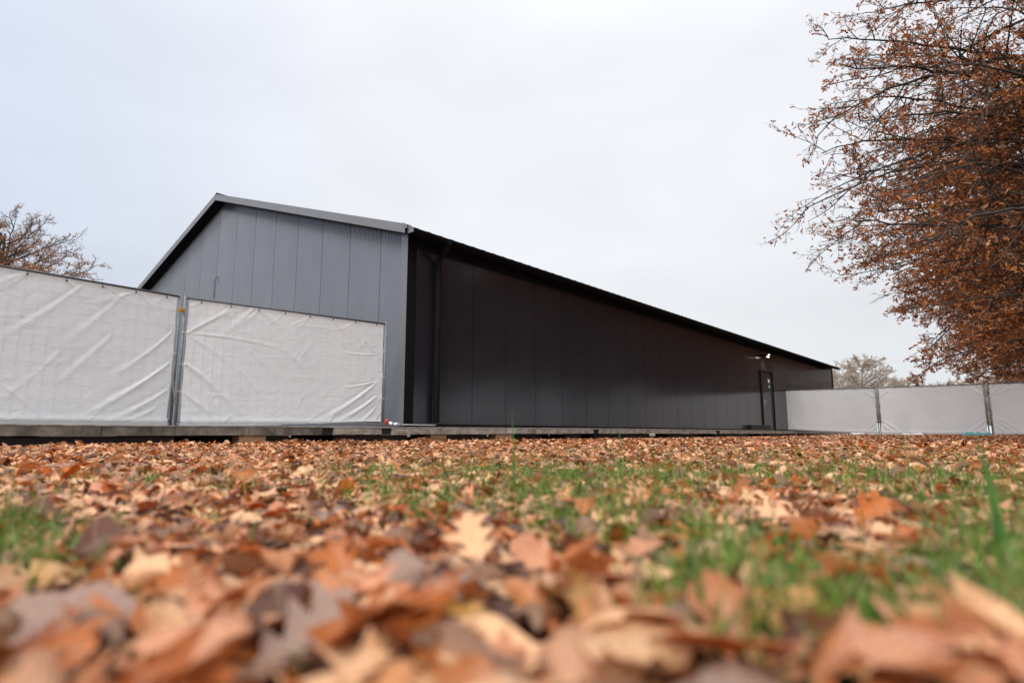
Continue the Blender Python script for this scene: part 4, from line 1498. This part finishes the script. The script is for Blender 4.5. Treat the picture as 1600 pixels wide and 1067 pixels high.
def scatter(n, r0, r1, half, rg, back=0.35):
    """uniform in a wedge ahead of the eye between two distances"""
    out_ = []
    tot = 0
    while tot < n:
        r = np.sqrt(rg.uniform(r0 * r0, r1 * r1, n))
        a = rg.uniform(-half, half, n)
        X, Y = r * np.sin(a), r * np.cos(a)
        k = in_front(X, Y)
        out_.append(np.stack([X[k], Y[k]], 1))
        tot += k.sum()
    return np.concatenate(out_)[:n]


T_near = templates(ROWS_N, 5, 18, 1)
T_mid = templates([0, .18, .28, .36, .57, .64, .80, .87, 1.0], 3, 14, 2)
T_far = templates([0, .28, .57, .80, 1.0], 3, 10, 3)

# --- near leaves, the 300 largest in view as things
rg = np.random.default_rng(123)
NN = 6000
P = scatter(NN, .36, 2.6, R(58), rg)
z = ground_z(P[:, 0], P[:, 1])
lift = rg.uniform(0, .016, NN) + .010 * (rg.random(NN) < .3)
size = rg.uniform(.05, .095, NN) * (1 + .55 * smooth(.95, .4, np.hypot(P[:, 0], P[:, 1])))
tilt = np.abs(rg.normal(0, R(11), NN)) + (rg.random(NN) < .08) * rg.uniform(R(15), R(50), NN)
dist = np.hypot(P[:, 0], P[:, 1])
tilt = np.where(dist < .6, np.minimum(tilt, R(28)), tilt)
keep = rg.random(NN) < np.clip(1.05 - grass_density(P[:, 0], P[:, 1]) / 3600, .6, 1)
P, z, lift, size, tilt, dist = P[keep], z[keep], lift[keep], size[keep], tilt[keep], dist[keep]
cols4, ci = leaf_cols(len(P), rg)


def to_px(X, Y, Z):
    c, s = math.cos(PITCH), math.sin(PITCH)
    d = Y * c + (Z - EYE) * s
    return 800 + F * X / d, 533.5 - F * (-Y * s + (Z - EYE) * c) / d


PX, PY = to_px(P[:, 0], P[:, 1], z + lift + .01)
vis = (PX > -40) & (PX < 1640) & (PY < 1110)
score = np.where(vis, size / dist * (1 + 9 * lift), 0)
# hand-placed leaves that the photograph singles out
HAND = [  # px, py, length, yaw deg, tilt deg (towards eye), colour, pose, kind, label
    (95, 985, .150, 75, 22, 'greyish mauve', 'flat', 'broad', 'large pale grey mauve leaf slanting up in the bottom left corner'),
    (300, 1050, .135, 20, 12, 'pinkish brown', 'arched', 'eng', 'brown leaf lying beside the large grey mauve corner leaf'),
    (255, 905, .110, 70, 30, 'pale tan', 'flat', 'eng', 'long pale tan leaf sloping above the large grey mauve corner leaf'),
    (470, 1010, .120, -30, 25, 'greyish mauve', 'cupped', 'red', 'mauve cupped leaf at the lower left of the litter'),
    (625, 925, .08, 10, 48, 'greyish mauve', 'arched', 'broad', 'dark mauve leaf standing upright below the white fence end'),
    (720, 1035, .150, 80, 14, 'pale tan', 'flat', 'broad', 'widest pale tan leaf at the bottom middle of the litter'),
    (585, 895, .09, 95, 20, 'pale tan', 'flat', 'eng', 'pale tan leaf left of the upright dark mauve leaf'),
    (990, 900, .120, 85, 24, 'pale tan', 'flat', 'red', 'pale tan pointed oak leaf spread open below the middle of the wall'),
    (845, 872, .095, 60, 42, 'pinkish brown', 'cupped', 'eng', 'brown leaf cupped like a bowl left of the pointed oak leaf'),
    (905, 885, .08, 20, 55, 'dark brown', 'curled', 'red', 'dark brown curled leaf touching the bowl shaped brown leaf'),
    (1230, 805, .115, 60, 30, 'pale tan', 'flat', 'red', 'lit pale tan oak leaf with pointed lobes below the door'),
    (1360, 800, .120, -60, 48, 'rusty orange', 'cupped', 'red', 'brown oak leaf tipped on edge right of the lit pointed leaf'),
    (1410, 830, .100, 70, 20, 'pale tan', 'flat', 'eng', 'pale tan leaf lying under the tipped brown oak leaf'),
    (1140, 1010, .105, 10, 45, 'pinkish brown', 'curled', 'eng', 'pinkish brown curled leaf next to the low green grass'),
    (1250, 985, .115, 75, 30, 'ochre yellow', 'arched', 'broad', 'ochre leaf at the lower right sloping into the grass'),
    (1520, 985, .120, 80, 20, 'dark brown', 'arched', 'eng', 'dark brown leaf in the lower right corner'),
    (1575, 880, .10, 85, 15, 'pale tan', 'flat', 'eng', 'pale tan leaf against the right edge above the corner leaf'),
    (535, 905, .085, 35, 50, 'rusty orange', 'cupped', 'red', 'rusty orange leaf turned on edge beside the upright mauve leaf'),
    (385, 803, .075, 80, 30, 'pale tan', 'flat', 'eng', 'pale tan rounded oak leaf below the left fence post'),
    (150, 870, .105, 30, 60, 'dark brown', 'arched', 'broad', 'dark brown leaf standing on edge beside the left grass tuft'),
    (70, 790, .085, 60, 45, 'dark brown', 'flat', 'eng', 'small dark leaf raised at the left edge above the grass tuft'),
    (700, 940, .09, 80, 18, 'pinkish brown', 'cupped', 'red', 'pinkish brown leaf between the upright mauve leaf and the bowl shaped leaf'),
    (1190, 870, .085, 80, 26, 'pinkish brown', 'arched', 'eng', 'pinkish arched leaf under the lit pointed leaf'),
    (1010, 770, .08, 70, 30, 'pinkish brown', 'flat', 'red', 'pinkish oak leaf at the edge of the middle grass patch'),
]
nh = len(HAND)
order = np.argsort(-score)
chosen = order[:300 - nh]
rest = np.setdiff1d(np.arange(len(P)), chosen)
hx_, hy_ = ground_at(np.array([h[0] for h in HAND], float), np.array([h[1] for h in HAND], float) + 18)
# keep random leaves off the hand-placed ones
dmin = np.min(np.hypot(P[:, 0:1] - hx_[None], P[:, 1:2] - hy_[None]), axis=1)
drop = dmin < .035
rest = rest[~drop[rest]]
pool = [i for i in order if not drop[i]]
chosen = np.array(pool[:300 - nh])
rest = np.setdiff1d(np.where(~drop)[0], chosen)

me = litter_field('leaf_litter', np.column_stack([P[rest], (z + lift)[rest]]), size[rest], tilt[rest], T_near, rg, M['leaf'], cols4[rest])
lit = link('leaf_litter', me)
tag(lit, 'carpet of smaller brown oak leaves between the large near leaves', 'fallen leaves', kind='stuff')

# individual leaves: meshes shared per template and colour
rg = np.random.default_rng(321)
cache = {}
cnames = list(COLORS)


def leaf_me(k, cname):
    key = (k, cname)
    if key not in cache:
        V, Fq, uv, pose = T_near[k]
        c = np.array([*np.array(COLORS[cname]) * rg.uniform(.62, 1.1), 1])
        cache[key] = mesh_np('fallen_leaf', V, [Fq], M['leaf'], True, {'leafcol': ('FLOAT_COLOR', np.tile(c, (len(V), 1))), 'luv': ('FLOAT_VECTOR', uv)})
    return cache[key]


def put_leaf(me, pos, s, Rm, label):
    o = bpy.data.objects.new('fallen_leaf', me)
    co = np.array([v.co for v in me.vertices]) @ Rm.T * s
    low = co[:, 2].min()
    Mx = Matrix([[*(Rm[0] * s), pos[0]], [*(Rm[1] * s), pos[1]], [*(Rm[2] * s), pos[2] - low * .8], [0, 0, 0, 1]])
    o.matrix_world = Mx
    COL.objects.link(o)
    tag(o, label, 'leaf', 'fallen oak leaves close to the viewer')
    return o


def landmark(px):
    for lim, t in ((70, 'at the left edge'), (230, 'below the left fence panel'), (330, 'below the steel rods'), (470, 'below second fence panel'), (600, 'below the gable fence end'), (700, 'below the hall corner'),
                   (830, 'below the downpipe side'), (960, 'below mid black wall'), (1100, 'below the wall mirroring'), (1250, 'below lamp and door'), (1380, 'below the bare trees'),
                   (1520, 'below the smooth right panel'), (9999, 'by the right edge')):
        if px < lim: return t


def rowband(py):
    for lim, t in ((790, 'top row'), (850, 'upper rows'), (920, 'middle rows'), (990, 'lower rows'), (9999, 'bottom row')):
        if py < lim: return t


info = []
for i in chosen:
    k = int(rg.integers(0, len(T_near)))
    cname = cnames[ci[i]]
    if tilt[i] > R(38): pw = 'tipped up'
    elif tilt[i] > R(20): pw = 'leaning'
    else: pw = {'flat': 'flat', 'cupped': 'cupped', 'curled': 'curled', 'arched': 'arched'}[T_near[k][3]]
    info.append([i, k, cname, pw, landmark(PX[i]), rowband(PY[i]), PX[i], PY[i]])
groups = {}
for t_ in info: groups.setdefault((t_[2], t_[3], t_[4], t_[5]), []).append(t_)
ordw = ['first', 'second', 'third', 'fourth', 'fifth', 'sixth', 'seventh', 'eighth']
for key, g_ in groups.items():
    g_.sort(key=lambda t_: t_[6])
    for q, t_ in enumerate(g_):
        base = f'{key[0]} {key[1]} leaf {key[2]}, {key[3]}'
        if len(g_) > 1: base += f', {ordw[q]} from left'
        t_.append(base)
for t_ in info:
    i, k = t_[0], t_[1]
    Rm = rot_frames(1, rg, np.array([tilt[i]]))[0]
    put_leaf(leaf_me(k, t_[2]), (P[i, 0], P[i, 1], z[i] + lift[i] + .004), size[i] * 1.08, Rm, t_[8])
for h, X, Y in zip(HAND, hx_, hy_):
    px, py, s, yaw, tl, cname, pose, kind, lab = h
    c_, b_, t_2, r_ = POSES[pose]
    V, Fq, uv = leaf_template(kind, ROWS_N, 5, rg, c_ * .8, b_ * .8, t_2 * .5, r_)
    c = np.array([*COLORS[cname], 1])
    me = mesh_np('fallen_leaf', V, [Fq], M['leaf'], True, {'leafcol': ('FLOAT_COLOR', np.tile(c, (len(V), 1))), 'luv': ('FLOAT_VECTOR', uv)})
    me_v = Matrix.Rotation(R(tl), 3, 'X') @ Matrix.Rotation(R(yaw), 3, 'Z')
    put_leaf(me, (X, Y, float(ground_z(X, Y)) + .018), s, np.array(me_v), lab)

# --- mid and far litter
rg = np.random.default_rng(55)
NM = 30000
P = scatter(NM, 2.5, 8.2, R(52), rg)
k = rg.random(NM) < np.clip(1.02 - grass_density(P[:, 0], P[:, 1]) / 1800, .35, 1)
P = P[k]
N = len(P)
c4, _ = leaf_cols(N, rg)
z = ground_z(P[:, 0], P[:, 1]) + rg.uniform(-.004, .022, N)
me = litter_field('leaf_litter', np.column_stack([P, z]), rg.uniform(.05, .095, N), np.abs(rg.normal(0, R(17), N)) + (rg.random(N) < .12) * R(30), T_mid, rg, M['leaf'], c4)
tag(link('leaf_litter', me), 'pinkish brown leaf carpet between the near leaves and the platform', 'fallen leaves', kind='stuff')
NF = 62000
P = scatter(NF, 8.0, 33, R(46), rg)
d_ = np.hypot(P[:, 0], P[:, 1])
k = rg.random(NF) < np.clip(1.02 - grass_density(P[:, 0], P[:, 1]) / 300, .3, 1)
k &= ~((P[:, 0] > 19) & (P[:, 1] > 28))
P = P[k]
N = len(P)
c4, _ = leaf_cols(N, rg)
z = ground_z(P[:, 0], P[:, 1]) + rg.uniform(-.002, .03, N)
me = litter_field('leaf_litter', np.column_stack([P, z]), rg.uniform(.06, .12, N), np.abs(rg.normal(0, R(22), N)), T_far, rg, M['leaf_far'], c4)
tag(link('leaf_litter', me), 'distant brown leaf carpet running to the platform edge and right fence', 'fallen leaves', kind='stuff')
# heaps of leaves blown against the platform
heaps = [(545, 690, 22, 260), (665, 682, 18, 220), (795, 682, 20, 200), (300, 690, 20, 120), (895, 681, 16, 90), (470, 690, 30, 120)]
HP = []
for (px, py, sp_, n_) in heaps:
    s = side_s(px, EO + .12)
    c_ = loc2w(s, -EO - .12)
    q = rg.normal(0, 1, (n_, 2))
    off = q[:, :1] * .26 * DX + (q[:, 1:] * .07) * GX
    hh = .075 * np.exp(-(q ** 2).sum(1) / 2.2) * rg.uniform(.1, 1, n_)
    XY = c_ + off
    HP.append(np.column_stack([XY, ground_z(XY[:, 0], XY[:, 1]) + hh]))
HP = np.concatenate(HP)
c4, _ = leaf_cols(len(HP), rg)
c4[:, :3] = np.array([(.36, .13, .04), (.26, .08, .03), (.40, .2, .1)])[rg.integers(0, 3, len(HP))]
me = litter_field('leaf_heap', HP, rg.uniform(.05, .10, len(HP)), np.abs(rg.normal(0, R(35), len(HP))), T_mid, rg, M['leaf'], c4)
tag(link('leaf_heap', me), 'reddish leaves blown in small heaps against the platform edge', 'fallen leaves', kind='stuff')


# --- grass
def grass_mesh(name, X, Y, h, w, rg, cols):
    N = len(X)
    yaw = rg.uniform(0, 2 * math.pi, N)
    lean = rg.uniform(.05, .9, N)
    t = np.array([0, .35, .7, 1.0])
    wid = np.array([1, .9, .6, .05])
    dirx, diry = np.cos(yaw), np.sin(yaw)
    V = np.zeros((N, 4, 2, 3))
    z0 = ground_z(X, Y)
    face = rg.uniform(0, 2 * math.pi, N)
    for j in range(4):
        cx = X + dirx * lean * h * t[j] ** 2
        cy = Y + diry * lean * h * t[j] ** 2
        cz_ = z0 + h * t[j] * (1 - .25 * lean * t[j])
        for s_, sg in ((0, -1), (1, 1)):
            V[:, j, s_] = np.stack([cx + sg * w * wid[j] * np.cos(face), cy + sg * w * wid[j] * np.sin(face), cz_], -1)
    b0 = (np.arange(N) * 8)[:, None]
    j = np.arange(3)[None] * 2
    Fq = np.stack([b0 + j, b0 + j + 1, b0 + j + 3, b0 + j + 2], -1).reshape(-1, 4)
    c = cols[rg.integers(0, len(cols), N)] * rg.uniform(.7, 1.3, (N, 1))
    c4 = np.concatenate([c, np.ones((N, 1))], 1)[:, None].repeat(8, 1).reshape(-1, 4)
    return mesh_np(name, V.reshape(-1, 3), [Fq], M['grass'], True, {'leafcol': ('FLOAT_COLOR', c4)})


GC = np.array([(.08, .19, .022), (.13, .26, .035), (.045, .10, .018), (.17, .26, .045), (.28, .29, .09), (.09, .19, .035), (.30, .24, .10)])
rg = np.random.default_rng(88)
ok = in_front(gX, gY, -.2) & (gY < 36)
gX2, gY2 = gX[ok], gY[ok]
d_ = np.hypot(gX2, gY2)
h = rg.uniform(.035, .085, len(gX2)) * np.where(d_ > 5, 1.0, 1)
h = np.where(d_ < .9, h * 1.05, h)
me = grass_mesh('grass', gX2, gY2, h, np.where(d_ > 5, .0032, .0024), rg, GC)
tag(link('grass', me), 'fresh green grass poking through the fallen leaves', 'grass', kind='stuff')
# sparse background grass everywhere under the leaves
P = scatter(9000, .5, 14, R(50), rg)
me = grass_mesh('grass', P[:, 0], P[:, 1], rg.uniform(.02, .055, len(P)), np.full(len(P), .0018), rg, GC)
tag(link('grass', me), 'thin scattered grass blades between the brown leaves', 'grass', kind='stuff')


# tall single blades that stand out against wall and fence
def blade(px0, py_top, Y, wid, lean_px, label, bend=.3):
    top = at(px0, py_top, Y)
    base = at(px0 + lean_px, 700, Y)
    bx, by = base[0], base[1] + .01
    bz = float(ground_z(bx, by))
    mb = MB()
    n_ = 7
    V = []
    for k in range(n_):
        t = k / (n_ - 1)
        cx_ = bx + (top[0] - bx) * t ** 1.6
        cy_ = by + .02 * t * t
        cz_ = bz + (top[2] - bz) * t
        w_ = wid * (1 - t ** 2.2) + .0002
        V += [(cx_ - w_, cy_ - .0006, cz_), (cx_, cy_ + w_ * .4, cz_), (cx_ + w_, cy_ - .0006, cz_)]
    Fs = []
    for k in range(n_ - 1):
        for s in (0, 1):
            Fs.append((k * 3 + s, k * 3 + s + 1, k * 3 + 3 + s + 1, k * 3 + 3 + s))
    V = np.array(V)
    V0_ = V - np.array([bx, by, bz])
    c4 = np.tile(np.array([.07, .19, .035, 1]), (len(V), 1))
    me = mesh_np('grass_blade', V0_, [np.array(Fs)], M['grass'], True, {'leafcol': ('FLOAT_COLOR', c4)})
    o = link('grass_blade', me, None, (bx, by, bz))
    tag(o, label, 'grass blade', 'tall single grass blades')


blade(1549, 672, .78, .0060, 16, 'thick blurred green blade rising in front of the right fence post')
blade(1556, 700, .80, .0050, -2, 'shorter blurred blade beside the thick one at the right fence post')
blade(800, 640, 2.0, .0030, 4, 'slender green blade standing before the black wall, right of the downpipe')
blade(970, 662, 2.3, .0028, -2, 'short green blade before the mirrored part of the black wall')
blade(1078, 790, .55, .0032, 20, 'bright blurred blade rising from the middle grass, right of centre')
blade(1448, 640, .42, .0010, 14, 'thin faint stalk before the smooth right fence panel')
blade(392, 800, 1.0, .0024, 4, 'single blurred blade among leaves below the left fence post')
